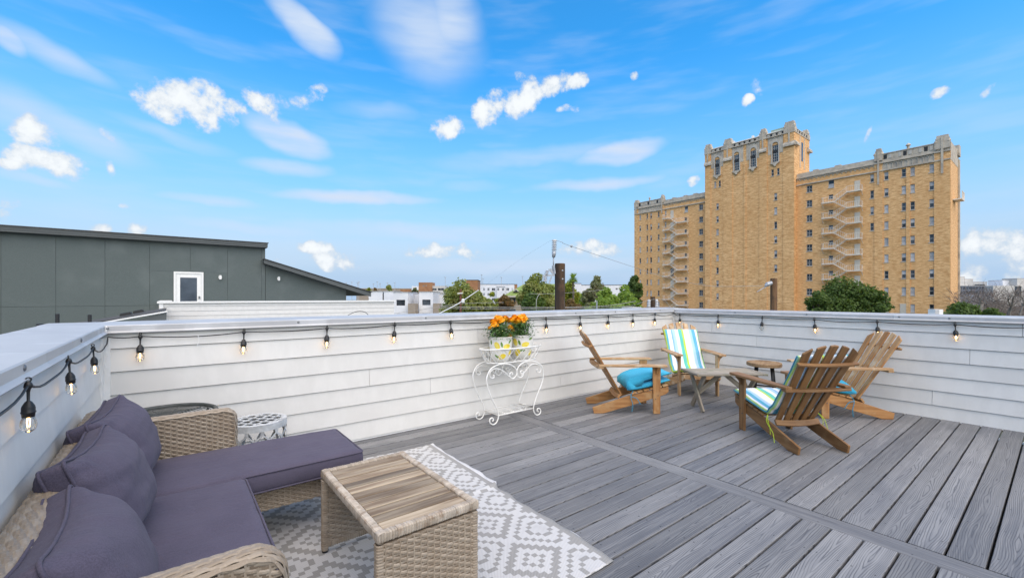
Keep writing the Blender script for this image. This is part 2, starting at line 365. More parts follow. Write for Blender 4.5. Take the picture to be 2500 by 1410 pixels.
# ------------------------------------------------------------------ parapets: clapboards, corner trim, metal cap
def parapet(name, label, org, ang, L, z0, joints, cap_joints, trim_z=None, nb=7, t0=0.0, t1=0.0, h=1.11, th=0.30, screws=()):
    """Wall running along local +x from org; the deck side is local -y."""
    w = empty(name, (org[0], org[1], -0.03), ang, label=label, cat='wall', kind='thing')
    MB().box(t0, L - t1, 0.016, th - 0.02, 0.0, h - 0.03).build('core', M['gap'] if False else M['trim'], w, world=False)
    MB().box(0.005, L - 0.005, 0.0105, 0.0155, 0.0, h - 0.03).build('lap_shadow_sheet', M['gap'], w, world=False)  # black sheet in the lap gaps, painted stand-in for the clapboards' contact shadow
    for k in range(nb):
        zb = z0 + k * EX + 0.03; zt = zb + EX - 0.0048
        if k == nb - 1: zt = h - 0.045
        if zb < 0.0: zb = 0.004
        cuts = [0.0] + sorted(joints.get(k, [])) + [L]
        for a, b in zip(cuts[:-1], cuts[1:]):
            a += 0.0015; b -= 0.0015; l = (b - a) / 2
            mb = MB().add([(-l, -0.016, zb), (l, -0.016, zb), (l, 0.010, zb), (-l, 0.010, zb), (-l, -0.003, zt), (l, -0.003, zt), (l, 0.010, zt), (-l, 0.010, zt)],
                          [(3,2,1,0),(4,5,6,7),(0,1,5,4),(1,2,6,5),(2,3,7,6),(3,0,4,7)])
            o = link('siding_board', mb.mesh('siding_board'), M['siding'], w, ((a + b) / 2, 0, 0))
    if trim_z: 
        cuts = [0.0, L * 0.187, L * 0.6, L]
        for a, b in zip(cuts[:-1], cuts[1:]):
            MB().box(a + 0.001, b - 0.001, -0.010, 0.010, 0.032, trim_z + 0.026).build('skirting_strip', M['trim'], w, world=False)
    # cap: folded metal with a drip lip on the deck side
    cuts = [-0.03 if False else 0.0] + sorted(cap_joints) + [L]
    for i, (a, b) in enumerate(zip(cuts[:-1], cuts[1:])):
        a += 0.001; b -= 0.001
        prof = [(-0.026, h - 0.043), (-0.042, h - 0.055), (-0.044, h - 0.050), (-0.030, h - 0.038), (-0.030, h - 0.006), (-0.025, h - 0.001), (th, h + 0.010), (th + 0.01, h - 0.06), (th, h - 0.06), (th - 0.01, h - 0.012), (-0.022, h - 0.012)]
        mb = MB().prism(prof, lambda p, q, d: (d, p, q), a, b)
        mb.build('cap_flashing', M['flashing'], w, world=False)
    for sx in screws:
        mb = MB().lathe([(0.0, 0.006), (0.006, 0.005), (0.010, 0.002), (0.010, 0.0)][::-1], 8)
        mb.v = [(v[0] + sx, -0.030 - v[2], v[1] + h - 0.020) for v in mb.v]
        mb.build('cap_screw', M['screw'], w, world=False)
    return w
LA, LB, LLw = XB - XL, YA + 4.0, YA + 4.0
jA = {3: [1.43 - XL], 2: [2.05 - XL], 1: [3.87 - XL], 4: [4.9 - XL], 5: [2.62 - XL], 6: [3.3 - XL]}
wa = parapet('parapet_wall', 'long white clapboard parapet wall with metal cap, behind the flower stand and sofa', (XL, YA), 0.0, LA, ZA0, jA, [3.42, 5.6], trim_z=ZA0,
        h=1.140, th=0.32, screws=[0.04, 2.36, 3.46, 4.5, 5.3, 1.2, 6.4])
jB = {4: [YA - 2.66, YA - 0.60], 1: [YA - 0.88], 0: [YA - 0.22], 6: [YA - 0.25], 5: [YA - 3.3]}
wb = parapet('parapet_wall', 'bluish shaded white clapboard parapet wall behind the four deck chairs', (XB, YA), R(-90), LB, ZB0, jB, [2.75, 5.4], h=1.125, th=0.32, screws=[0.05, 1.0, 2.8, 3.2, 1.9])
jL = {2: [4.6], 4: [5.0], 1: [2.9]}
wl = parapet('parapet_wall', 'white clapboard parapet wall with wide metal cap behind the sofa back', (XL, YA - LLw), R(90), LLw, ZA0 - 0.05, jL, [4.3, 6.2], h=1.140, th=0.27, t1=0.02, screws=[6.93, 5.9])
for (x, y, a, b, wll) in ((XL, YA, (0.0, 0.055), (-0.055, 0.0), wa), (XB, YA, (-0.03, 0.0), (-0.03, 0.0), wb)):
    MB().box(x + a[0] + 0.0005, x + a[1] - 0.0005, y - 0.0225, y - 0.0165 if False else y - 0.0005, 0.0, 1.03).build('corner_trim', M['trim'], None, kind=None).name
# corner boards belong to the long wall
for o in [o for o in bpy.data.objects if o.name.startswith('corner_trim')]:
    o.parent = wa; o.location = -wa.location
MB().box(XL + 0.0005, XL + 0.0215, YA - 0.075, YA - 0.0235, 0.0, 1.03).build('corner_trim', M['trim'], wa)
# corner pieces of the cap
for (x0, x1, y0, y1) in ((XL - 0.285, XL, YA, YA + 0.335), (XB, XB + 0.335, YA, YA + 0.335)):
    MB().add([(x0, y0, 1.119), (x1, y0, 1.109), (x1, y1, 1.119), (x0, y1, 1.119), (x0, y0, 1.05), (x1, y0, 1.05), (x1, y1, 1.05), (x0, y1, 1.05)],
             [(0,1,2,3),(4,5,1,0),(5,6,2,1),(6,7,3,2),(7,4,0,3)]).build('cap_corner', M['flashing'], wa)
MB().box(XL - 0.004 - 0.03, XL + 0.04, YA - 0.0345, YA - 0.0315, 1.060, 1.108).build('cap_joint_plate', M['trim'], wa)

# ------------------------------------------------------------------ string of bulbs along the three walls
M['glass'] = (lambda: None)()
def glass_mat(name, rough=0.0, tint=(1, 1, 1), alpha=0.25):
    m, nt, b = newmat(name); nt.nodes.remove(b)
    tr = N(nt, 'ShaderNodeBsdfTransparent', {0: (*tint, 1)}); gl = N(nt, 'ShaderNodeBsdfGlossy', {0: (1, 1, 1, 1), 1: 0.03})
    fr = N(nt, 'ShaderNodeFresnel', {0: 1.45}).outputs[0]
    mx = N(nt, 'ShaderNodeMixShader', {0: M1(nt, 'ADD', M1(nt, 'MULTIPLY', fr, 0.8), 0.05), 1: tr.outputs[0], 2: gl.outputs[0]})
    nt.links.new(mx.outputs[0], nt.nodes['Material Output'].inputs[0]); return m
M['glass'] = glass_mat('bulb_glass', tint=(1.0, 0.97, 0.92))
def emit(name, col, st):
    m, nt, b = newmat(name); b.inputs['Base Color'].default_value = (*col, 1); b.inputs['Emission Color'].default_value = (*col, 1); b.inputs['Emission Strength'].default_value = st; return m
M['filament'] = emit('lit_filament', (1.0, 0.68, 0.36), 10.0)
M['filament_off'] = pm('cold_filament', (0.5, 0.45, 0.38))
strg = empty('string_light', (XL + 0.03, YA - 0.04, 1.03), label='black cord of lit bulbs strung along the tops of all three parapet walls', cat='string light')
def ring_socket():
    mb = MB()
    mb.lathe([(0.0, 0.016), (0.008, 0.015), (0.014, 0.004), (0.016, -0.010), (0.0085, -0.020), (0.006, -0.035), (0.0055, -0.074), (0.012, -0.080), (0.021, -0.098), (0.0235, -0.108), (0.0235, -0.124), (0.0255, -0.126), (0.0255, -0.130), (0.0228, -0.132), (0.0215, -0.150), (0.0, -0.150)][::-1], 14)
    mb.tube([(0.010*math.cos(t), 0, 0.024 + 0.010*math.sin(t)) for t in np.linspace(0, 2*math.pi, 11)[:-1]], 0.0035, 5, closed=True)
    return mb.mesh('lamp_socket')
def bulb_mesh():
    return MB().lathe([(0.0, -0.224), (0.010, -0.222), (0.020, -0.214), (0.0265, -0.200), (0.0285, -0.186), (0.0265, -0.170), (0.020, -0.152), (0.018, -0.1505)], 16).mesh('bulb')
def fil_mesh():
    mb = MB()
    for sx in (-1, 1): mb.tube([(sx*0.0035, 0, -0.158), (sx*0.005, 0, -0.175), (sx*0.003, 0, -0.198)], 0.0019, 5)
    mb.lathe([(0.0, -0.1505), (0.005, -0.151), (0.004, -0.160), (0.0, -0.161)][::-1], 8)
    return mb.mesh('filament')
ms, mbl, mf = ring_socket(), bulb_mesh(), fil_mesh()
drops = []
for yy, zz in ((1.235, 1.045), (1.856, 1.045), (2.49, 1.042), (3.19, 1.028)): drops.append((XL + 0.046, yy, zz, 1, True))
for i, xx in enumerate((-0.164, 0.443, 1.052, 1.661, 2.263, 2.93, 3.596, 4.197, 4.765, 5.319, 5.875)): drops.append((xx, YA - 0.042, 1.030 + (0.006 if 2 < i < 6 else 0), 0, True))
for yy in (3.804, 3.188, 2.573, 1.958, 1.337, 0.703, 0.09): drops.append((XB - 0.042, yy, 1.012, 2, abs(yy - 2.573) > 0.1 or True))
offk = {(XB - 0.042, 2.573), (4.765, YA - 0.042)}
rb = random.Random(3)
for (x, y, z, w, on) in drops:
    lit = not (w == 2 and abs(y - 2.573) < 0.01)
    off = Vector((x, y, z)) - strg.location
    rot = (rb.uniform(-0.07, 0.07), rb.uniform(-0.10, 0.05), rb.uniform(0, 6.28)) if w else (rb.uniform(-0.08, 0.03), rb.uniform(-0.10, 0.04), rb.uniform(0, 6.28))
    so = link('lamp_socket', ms, M['black'], strg, off, rot, smooth=True)
    bo = link('bulb', mbl, M['glass'], strg, off, rot, smooth=True)
    so.scale = bo.scale = (0.64, 0.64, 0.62) if w == 1 else (0.86, 0.86, 0.76)
    fo = link('filament', mf if lit else mf.copy(), M['filament'], bo)
    if not lit:
        fo.data.materials.clear(); fo.data.materials.append(M['filament_off'])
def sag(a, b, s, n=8, wob=0.0):
    a = Vector(a); b = Vector(b); out = []
    for i in range(n + 1):
        t = i / n; p = a.lerp(b, t); p.z -= s * 4 * t * (1 - t) + wob * math.sin(t * 9.0); out.append(p)
    return out
path = []
for (p, q) in zip(drops[:-1], drops[1:]):
    a, b = Vector(p[:3]), Vector(q[:3])
    if p[3] == 1 and q[3] == 0:
        c = Vector((XL + 0.045, YA - 0.05, 1.035))
        path += sag(a, (XL + 0.04, YA - 0.12, 0.985), 0.03, 6)[:-1] + catmull([(XL + 0.04, YA - 0.12, 0.985), (XL + 0.042, YA - 0.075, 0.99), c], 5)[:-1] + sag(c, b, 0.008, 6)[:-1]
    elif p[3] == 0 and q[3] == 2:
        c = Vector((XB - 0.05, YA - 0.05, 1.03)); path += sag(a, c, 0.03, 6)[:-1] + sag(c, b, 0.02, 6)[:-1]
    else:
        s = 0.034 if p[3] == 1 else rb.choice((0.008, 0.010, 0.014, 0.018)); path += sag(a, b, s, 9, 0.004 if p[3] == 1 else 0.0)[:-1]
path.append(Vector(drops[-1][:3]))
MB().tube(path, 0.0038, 6).build('cord', M['black'], strg, smooth=True)
p2 = [p + Vector((0.006 if i else 0, 0.006, 0.004 * math.sin(i * 0.37))) for i, p in enumerate(path) if p.x > 0.6]
MB().tube(p2, 0.0024, 5).build('cord', M['black'], strg, smooth=True)
for (x, z) in ((0.155, 1.012),):
    MB().tube(catmull([(x, YA - 0.046, z + 0.01), (x + 0.006, YA - 0.044, z - 0.03), (x - 0.006, YA - 0.042, z - 0.075)], 5), 0.0022, 5).build('cable_tie', M['trim'], strg)
MB().tube(catmull([(XL + 0.04, YA - 0.10, 0.985), (XL + 0.035, YA - 0.09, 0.95), (XL + 0.05, YA - 0.085, 0.92), (XL + 0.03, YA - 0.085, 0.88), (XL + 0.042, YA - 0.09, 0.84)], 5), 0.0024, 5).build('cable_tie', M['trim'], strg)

# ------------------------------------------------------------------ wicker, fabric and wood materials
def wicker_mat():
    m, nt, b = newmat('wicker_strands')
    oi = N(nt, 'ShaderNodeNewGeometry').outputs['Random Per Island']
    tc = N(nt, 'ShaderNodeTexCoord').outputs['Object']
    n = N(nt, 'ShaderNodeTexNoise', {'Vector': tc, 'Scale': 14.0, 'Detail': 4.0}).outputs['Fac']
    f = N(nt, 'ShaderNodeTexNoise', {'Vector': tc, 'Scale': 160.0, 'Detail': 2.0}).outputs['Fac']
    c = MIX(nt, oi, (0.265, 0.205, 0.15), (0.37, 0.30, 0.23))
    c = MIX(nt, SS(nt, n, 0.45, 0.7, 0.0, 0.7), c, (0.27, 0.20, 0.14))
    c = MIX(nt, SS(nt, f, 0.5, 0.75, 0.0, 0.35), c, (0.47, 0.40, 0.32))
    nt.links.new(c, b.inputs['Base Color']); b.inputs['Roughness'].default_value = 0.5; bump(nt, b, f, 0.2, 0.001); return m
M['wicker'] = wicker_mat()
M['wickerback'] = pm('wicker_shaded_core', (0.26, 0.19, 0.13), (0.18, 0.13, 0.09), ns=40, rough=0.8)  # flat core behind the weave, shade between the strands put into its colour
def fabric_mat(name, c, c2, wr=0.55):
    m, nt, b = newmat(name); tc = N(nt, 'ShaderNodeTexCoord').outputs['Object']
    n = N(nt, 'ShaderNodeTexNoise', {'Vector': tc, 'Scale': 7.0, 'Detail': 5.0}).outputs['Fac']
    f = N(nt, 'ShaderNodeTexNoise', {'Vector': tc, 'Scale': 260.0, 'Detail': 3.0, 'Roughness': 0.7}).outputs['Fac']
    w = N(nt, 'ShaderNodeTexNoise', {'Vector': N(nt, 'ShaderNodeMapping', {0: tc, 3: (6, 22, 9)}).outputs[0], 'Scale': 1.0, 'Detail': 3.0}).outputs['Fac']
    col = MIX(nt, SS(nt, n, 0.3, 0.7), c, c2); col = MIX(nt, SS(nt, f, 0.3, 0.7, 0.0, 0.9), col, tuple(x * 1.6 for x in c))
    nt.links.new(col, b.inputs['Base Color']); b.inputs['Roughness'].default_value = 0.9; b.inputs['Specular IOR Level'].default_value = 0.2; b.inputs['Sheen Weight'].default_value = 0.06
    bump(nt, b, M1(nt, 'ADD', M1(nt, 'MULTIPLY', w, 2.0), M1(nt, 'MULTIPLY', f, 0.4)), wr, 0.006); return m
M['charcoal'] = fabric_mat('charcoal_violet_canvas', (0.067, 0.059, 0.086), (0.087, 0.077, 0.108))
M['slatwood'] = pm('weathered_tabletop_teak', (0.175, 0.115, 0.068), (0.37, 0.29, 0.205), (2.2, 30, 30), 1.0, 0.6, 0.3, 0.003, rand=0.38, detail=8)

def ribbon_row(mb, P, U, Nn, L, w, pitch, phase, amp=0.004, seg=4):
    """One woven strand: P(a) centre line, U across the strand, Nn out of the surface; it passes over and under stakes."""
    n = max(2, int(L / pitch * seg)); vs = []
    for i in range(n + 1):
        a = L * i / n; s = math.sin(math.pi * a / pitch + phase); o = amp * (s + 0.15)
        p = P(a); u = U(a); nn = Nn(a); slant = 0.0022 * math.cos(math.pi * a / pitch + phase)
        for q, hgt in ((-0.5, -0.0018), (-0.22, 0.0009), (0.22, 0.0009), (0.5, -0.0018)):
            vs.append(p + u * (q * w + slant) + nn * (o + hgt))
    fs = [(4*i+k, 4*i+k+1, 4*i+k+5, 4*i+k+4) for i in range(n) for k in range(3)]
    mb.add(vs, fs)
def weave_panel(mb, o, ua, ub, nn, La, Lb, row=0.0115, pitch=0.027, clip=None, stakes=True, amp=0.0028):
    o, ua, ub, nn = Vector(o), Vector(ua).normalized(), Vector(ub).normalized(), Vector(nn).normalized()
    nr = int(Lb / row)
    for k in range(nr):
        b = (k + 0.5) * Lb / nr
        a0, a1 = (0.0, La) if clip is None else clip(b)
        if a1 - a0 < pitch: continue
        ph = math.pi * (k % 2) - math.pi * a0 / pitch * -1.0
        ribbon_row(mb, lambda a: o + ua * (a0 + a) + ub * b, lambda a: ub, lambda a: nn, a1 - a0, row * 1.12, pitch, ph, amp)
    if stakes:
        for i in range(int(La / pitch) + 1):
            a = (i + 0.5) * pitch - pitch * 0.5
            lo, hi = 0.0, Lb
            if clip is not None:
                ok = [b for b in np.linspace(0, Lb, 24) if clip(b)[0] - 1e-4 <= a <= clip(b)[1] + 1e-4]
                if not ok: continue
                lo, hi = min(ok), max(ok)
            if hi - lo < 0.01: continue
            mb.bar(o + ua * min(a, La) + ub * lo, o + ua * min(a, La) + ub * hi, 0.006, 0.003, nn)
def weave_path(mb, path, side, width, row=0.0105, pitch=0.030, amp=0.0014, crown=0.012):
    """Woven band following a path; side = direction across the band."""
    path = [Vector(p) for p in path]; side = Vector(side).normalized()
    cum = [0.0]
    for p, q in zip(path[:-1], path[1:]): cum.append(cum[-1] + (q - p).length)
    def loc(a):
        a = max(0.0, min(a, cum[-1] - 1e-6)); i = max(j for j in range(len(cum) - 1) if cum[j] <= a)
        t = (a - cum[i]) / max(1e-6, cum[i+1] - cum[i]); return path[i].lerp(path[i+1], t), (path[i+1] - path[i]).normalized()
    nr = max(2, int(width / row))
    for k in range(nr):
        q = (k + 0.5) / nr - 0.5; cr = crown * (1 - (2*q) ** 2); tilt = -2 * q * 0.5
        ribbon_row(mb, lambda a: (lambda pd: pd[0] + side * (q * width) + side.cross(pd[1]) * cr)(loc(a)),
                   lambda a: (side + side.cross(loc(a)[1]) * tilt).normalized(), lambda a: side.cross(loc(a)[1]), cum[-1], row * 1.75, pitch, math.pi * (k % 2), amp)
def wrap_bar(mb, p, q, w, h, pitch=0.011, up=(0, 0, 1)):
    """A frame bar wrapped with strands side by side."""
    p, q = Vector(p), Vector(q); d = (q - p); L = d.length; d.normalize(); a, b = frame3(d, up)
    n = int(L / pitch); sec = [(math.cos(t), math.sin(t)) for t in np.linspace(0, 2 * math.pi, 13)[:-1]]
    def sup(c, s, e=0.55): return (math.copysign(abs(c) ** e, c), math.copysign(abs(s) ** e, s))
    sec = [sup(*s) for s in sec]
    for i in range(n):
        t0 = (i + 0.5) * L / n; jit = rnd.uniform(-0.0008, 0.0008); vs = []
        for dt, g in ((-0.52, -0.0014), (-0.2, 0.0008), (0.2, 0.0008), (0.52, -0.0014)):
            for k, (c, s) in enumerate(sec):
                vs.append(p + d * (t0 + dt * pitch + 0.002 * c) + a * (c * (w/2 + g + jit)) + b * (s * (h/2 + g + jit)))
        m = len(sec); mb.add(vs, [(r*m+k, r*m+(k+1) % m, (r+1)*m+(k+1) % m, (r+1)*m+k) for r in range(3) for k in range(m)])
def rbox(hx, hy, hz, r, nx, ny, nz, fn=None):
    """Rounded box surface, centred; fn(p, n) may shift each point."""
    mb = MB(); idx = {}; vs = []; fs = []
    def add(p):
        k = tuple(round(c, 5) for c in p)
        if k not in idx:
            q = Vector(p); inn = Vector((max(-hx+r, min(hx-r, q.x)), max(-hy+r, min(hy-r, q.y)), max(-hz+r, min(hz-r, q.z))))
            d = q - inn; n = d.normalized() if d.length > 1e-9 else Vector((0, 0, 1))
            out = inn + n * r if d.length > 1e-9 else q
            idx[k] = len(vs); vs.append(fn(out, n) if fn else out)
        return idx[k]
    lin = lambda h, n: [-h + 2*h*i/n for i in range(n+1)]
    X, Y, Z = lin(hx, nx), lin(hy, ny), lin(hz, nz)
    for s in (-1, 1):
        for i in range(nx):
            for j in range(ny):
                q = [add((X[i], Y[j], s*hz)), add((X[i+1], Y[j], s*hz)), add((X[i+1], Y[j+1], s*hz)), add((X[i], Y[j+1], s*hz))]; fs.append(q if s > 0 else q[::-1])
        for i in range(nx):
            for j in range(nz):
                q = [add((X[i], s*hy, Z[j])), add((X[i+1], s*hy, Z[j])), add((X[i+1], s*hy, Z[j+1])), add((X[i], s*hy, Z[j+1]))]; fs.append(q[::-1] if s > 0 else q)
        for i in range(ny):
            for j in range(nz):
                q = [add((s*hx, Y[i], Z[j])), add((s*hx, Y[i+1], Z[j])), add((s*hx, Y[i+1], Z[j+1])), add((s*hx, Y[i], Z[j+1]))]; fs.append(q if s > 0 else q[::-1])
    return mb.add(vs, fs)
def fnoise(p, s, seed=0.0):
    from mathutils import noise
    return noise.noise(Vector((p[0]*s + seed, p[1]*s - seed, p[2]*s + 2*seed)))
def loop_pts(hx, hy, r, n=5):
    pts = []
    for cx, cy, a0 in ((hx-r, hy-r, 0), (-hx+r, hy-r, 90), (-hx+r, -hy+r, 180), (hx-r, -hy+r, 270)):
        for k in range(n + 1): a = R(a0 + 90*k/n); pts.append((cx + r*math.cos(a), cy + r*math.sin(a)))
    return pts

# ------------------------------------------------------------------ wicker sectional sofa
sofa = empty('wicker_sofa', (-0.05, 2.1, 0), label='tan wicker corner sofa with chaise, set against the white parapet walls', cat='sofa')
def wpart(name, boxes, panels, paths=()):
    core = MB()
    for b in boxes: core.box(*b)
    o = core.build(name, M['wickerback'], sofa)
    mb = MB()
    for a, kw in panels: weave_panel(mb, *a, **kw)
    for a, kw in paths: weave_path(mb, *a, **kw)
    if mb.v: mb.build('weave', M['wicker'], o)
    return o
def round_clip(L, Hh, r, both=False):
    def c(b):
        if b <= Hh - r: return (0.0, L)
        x = r - math.sqrt(max(0.0, r*r - (b - (Hh - r)) ** 2)); return (x if both else 0.0, L - x)
    return c
def side_outline(x0, x1, z0, zt, r, y):
    pts = [(x0, y, zt), ((x0 + x1) / 2, y, zt)] + [(x1 - r + r*math.sin(R(a)), y, zt - r + r*math.cos(R(a))) for a in range(0, 91, 15)] + [(x1, y, (z0 + zt) / 2), (x1, y, z0)]
    return pts
# back along the wall
wpart('sofa_back', [(-0.333, -0.272, 1.30, 3.11, 0.06, 0.695)],
      [(((-0.271, 1.30, 0.10), (0, 1, 0), (0, 0, 1), (1, 0, 0), 1.80, 0.59), {})],
      [(([(-0.302, 1.28, 0.697), (-0.302, 2.2, 0.697), (-0.302, 3.11, 0.697)], (1, 0, 0), 0.078), {})])
# far side panel behind the chaise
wpart('arm', [(-0.27, 0.285, 3.055, 3.112, 0.06, 0.615)],
      [(((-0.27, 3.054, 0.30), (1, 0, 0), (0, 0, 1), (0, -1, 0), 0.575, 0.33), {'clip': round_clip(0.575, 0.33, 0.05)}),
       (((-0.27, 3.113, 0.06), (1, 0, 0), (0, 0, 1), (0, 1, 0), 0.575, 0.57), {'clip': round_clip(0.575, 0.57, 0.05)})],
      [((side_outline(-0.27, 0.303, 0.06, 0.628, 0.055, 3.083)[::-1], (0, 1, 0), 0.066), {})])
# near arm
wpart('arm', [(-0.27, 0.215, 1.298, 1.372, 0.06, 0.605)],
      [(((-0.27, 1.297, 0.06), (1, 0, 0), (0, 0, 1), (0, -1, 0), 0.505, 0.56), {'clip': round_clip(0.505, 0.56, 0.07), 'row': 0.0115, 'pitch': 0.028}),
       (((-0.27, 1.373, 0.25), (1, 0, 0), (0, 0, 1), (0, 1, 0), 0.505, 0.37), {'clip': round_clip(0.505, 0.37, 0.07)})],
      [((side_outline(-0.27, 0.238, 0.06, 0.618, 0.075, 1.335)[::-1], (0, 1, 0), 0.085), {'row': 0.0100, 'pitch': 0.030, 'crown': 0.018})])
wpart('seat_base', [(-0.27, 0.255, 1.375, 3.05, 0.20, 0.306)], [(((0.258, 1.375, 0.195), (0, 1, 0), (0, 0, 1), (1, 0, 0), 1.15, 0.112), {})])
wpart('chaise_base', [(0.257, 0.825, 2.565, 3.02, 0.20, 0.306)],
      [(((0.26, 2.562, 0.192), (1, 0, 0), (0, 0, 1), (0, -1, 0), 0.565, 0.116), {}), (((0.828, 2.562, 0.192), (0, 1, 0), (0, 0, 1), (1, 0, 0), 0.455, 0.116), {})])
for (x, y) in ((0.20, 2.60), (0.78, 2.62), (0.78, 2.97), (0.20, 1.45), (-0.24, 1.45), (-0.24, 3.0)):
    wrapm = MB(); wrap_bar(wrapm, (x, y, 0.012), (x, y, 0.20), 0.045, 0.045, up=(0, 1, 0)); wrapm.box(x - 0.018, x + 0.018, y - 0.018, y + 0.018, 0.012, 0.20); wrapm.build('leg', M['wicker'], sofa)
MB().tube(catmull([(0.262, 2.47, 0.305), (0.30, 2.43, 0.24), (0.29, 2.40, 0.12)], 6), 0.0022, 5).build('loose_strand', M['wicker'], sofa)

def cushion(name, label, x0, x1, y0, y1, z0, z1, crown, seed, nx=26, ny=40):
    hx, hy, hz = (x1-x0)/2, (y1-y0)/2, (z1-z0)/2
    def fn(p, n):
        u, v = p.x / hx, p.y / hy; q = Vector(p)
        if p.z > 0: q.z += crown * max(0, 1 - u**4) * max(0, 1 - v**4) + 0.004 * fnoise(p, 6, seed) + 0.0035 * fnoise((p.x*2.5, p.y*9, 0), 1.8, seed + 3) + 0.002 * fnoise((p.x*11, p.y*3, 0), 2.0, seed + 8)
        side = 1 - abs(p.z) / hz
        q.x += math.copysign(0.006 * side, p.x) * (abs(u) > 0.9); q.y += math.copysign(0.006 * side, p.y) * (abs(v) > 0.9)
        return q
    root = empty(name, ((x0+x1)/2, (y0+y1)/2, z0), label=label, cat='cushion')
    mb = rbox(hx, hy, hz, 0.022, nx, ny, 5, fn); mb.v = [(v[0], v[1], v[2] + hz) for v in mb.v]
    mb.build('cover', M['charcoal'], root, world=False, smooth=True)
    for zz in (hz * 2 - 0.010, 0.010):
        MB().tube([(a, b, zz + 0.002 * fnoise((a, b, 0), 9, seed)) for a, b in loop_pts(hx + 0.002, hy + 0.002, 0.026, 4)], 0.0045, 6, closed=True).build('piping', M['charcoal'], root, world=False, smooth=True)
    return root
cushion('seat_cushion', 'long charcoal seat cushion on the chaise end of the wicker sofa', -0.255, 0.872, 2.497, 3.035, 0.309, 0.420, 0.006, 1.0, 44, 26)
cushion('seat_cushion', 'charcoal seat cushion between the wicker arm and the chaise cushion', -0.255, 0.288, 1.385, 2.488, 0.309, 0.418, 0.006, 4.0, 26, 44)
def pillow(label, loc, rx, ry, rz, W_, H_, T_, seed):
    root = empty('back_cushion', loc, 0, label=label, cat='cushion', group='charcoal back cushions of the sofa'); root.rotation_euler = (rx, ry, rz)
    hx, hy, hz = T_/2, W_/2, H_/2
    def fn(p, n):
        v, w = p.y / hy, p.z / hz; q = Vector(p)
        prof = max(0.0, 1 - abs(v)**2.6) ** 0.6 * max(0.0, 1 - abs(w)**2.6) ** 0.6
        sgn = p.x / hx
        q.x = sgn * (0.030 + (hx - 0.030 + 0.02) * prof)
        pin = 1 - 0.05 * (abs(w)**3) * (1 - v*v); q.y *= 1 - 0.05 * (1 - w*w) * abs(v)**3; q.z *= pin
        q.z -= 0.022 * (1 - v*v) * (w > 0) * w                      # top edge sags between the corners
        edge = max(abs(v), abs(w))
        q.x += (0.009 * fnoise(p, 7, seed) + 0.005 * fnoise((p.x, p.y*1.2, p.z*4), 6, seed + 9) + 0.014 * edge**3 * fnoise((p.x*0.3, p.y*1.0, p.z*3.0), 9, seed + 2) + 0.013 * edge**4 * fnoise((0, p.y*4, p.z), 8, seed + 5)) * (1 if sgn >= 0 else 0.5)
        return q
    mb = rbox(hx, hy, hz, 0.028, 5, 44, 38, fn); mb.v = [(v[0], v[1], v[2] + hz) for v in mb.v]
    mb.build('cover', M['charcoal'], root, world=False, smooth=True)
    for sx in (0.030, -0.030):
        pts = []
        lp = loop_pts(hy + 0.001, hz + 0.001, 0.03, 4); dl = []
        for (p0, p1) in zip(lp, lp[1:] + lp[:1]):
            m_ = max(1, int(math.hypot(p1[0]-p0[0], p1[1]-p0[1]) / 0.035)); dl += [(p0[0] + (p1[0]-p0[0])*t/m_, p0[1] + (p1[1]-p0[1])*t/m_) for t in range(m_)]
        for a, b in dl:
            v, w = a / hy, b / hz
            yy = a * (1 - 0.05 * (1 - min(1, w*w)) * abs(v)**3); zz = b * (1 - 0.05 * abs(w)**3 * (1 - min(1, v*v))) - 0.022 * (1 - min(1, v*v)) * (w > 0) * w
            pts.append((sx * 1.0 + 0.004 * fnoise((0, a, b), 14, seed), yy + 0.002 * fnoise((a, 0, b), 20, seed), zz + hz))
        dense = catmull(pts, 2, True)
        MB().tube(dense, 0.0048, 6, closed=True).build('piping', M['charcoal'], root, world=False, smooth=True)
    return root
pillow('charcoal back cushion at the chaise corner, beside the tall wicker side panel', (-0.125, 2.725, 0.425), R(3), R(-22), R(-9), 0.53, 0.385, 0.23, 1.0)
pillow('middle charcoal back cushion, between the other two back cushions', (-0.130, 2.165, 0.425), R(-2), R(-22), R(-4), 0.58, 0.375, 0.22, 7.0)
pillow('charcoal back cushion nearest the wicker arm in front, its top edge creased', (-0.108, 1.555, 0.425), R(-3), R(-25), R(4), 0.60, 0.345, 0.24, 13.0)

# ------------------------------------------------------------------ wicker coffee table with slatted top
TX0, TX1, TY0, TY1, TZ = 0.600, 1.045, 1.565, 2.335, 0.420
ct = empty('coffee_table', ((TX0+TX1)/2, (TY0+TY1)/2, 0.008), label='low wicker coffee table with weathered slatted wood top, standing on the rug', cat='table')
rim = MB(); e = 0.017
for p, q in (((TX0+e, TY0, TZ-e), (TX0+e, TY1, TZ-e)), ((TX1-e, TY0, TZ-e), (TX1-e, TY1, TZ-e)), ((TX0, TY0+e, TZ-e), (TX1, TY0+e, TZ-e)), ((TX0, TY1-e, TZ-e), (TX1, TY1-e, TZ-e))):
    wrap_bar(rim, p, q, 0.034, 0.040)
M['wickerlight'] = pm('wicker_bleached', (0.36, 0.295, 0.23), (0.48, 0.415, 0.345), (1, 1, 1), 9, 0.55, island=0.16, c3=(0.30, 0.22, 0.16), c3s=30)
rim.build('top_rim', M['wickerlight'], ct)
core = MB(); core.box(TX0+0.006, TX0+0.028, TY0+0.006, TY1-0.006, TZ-0.034, TZ-0.006); core.box(TX1-0.028, TX1-0.006, TY0+0.006, TY1-0.006, TZ-0.034, TZ-0.006)
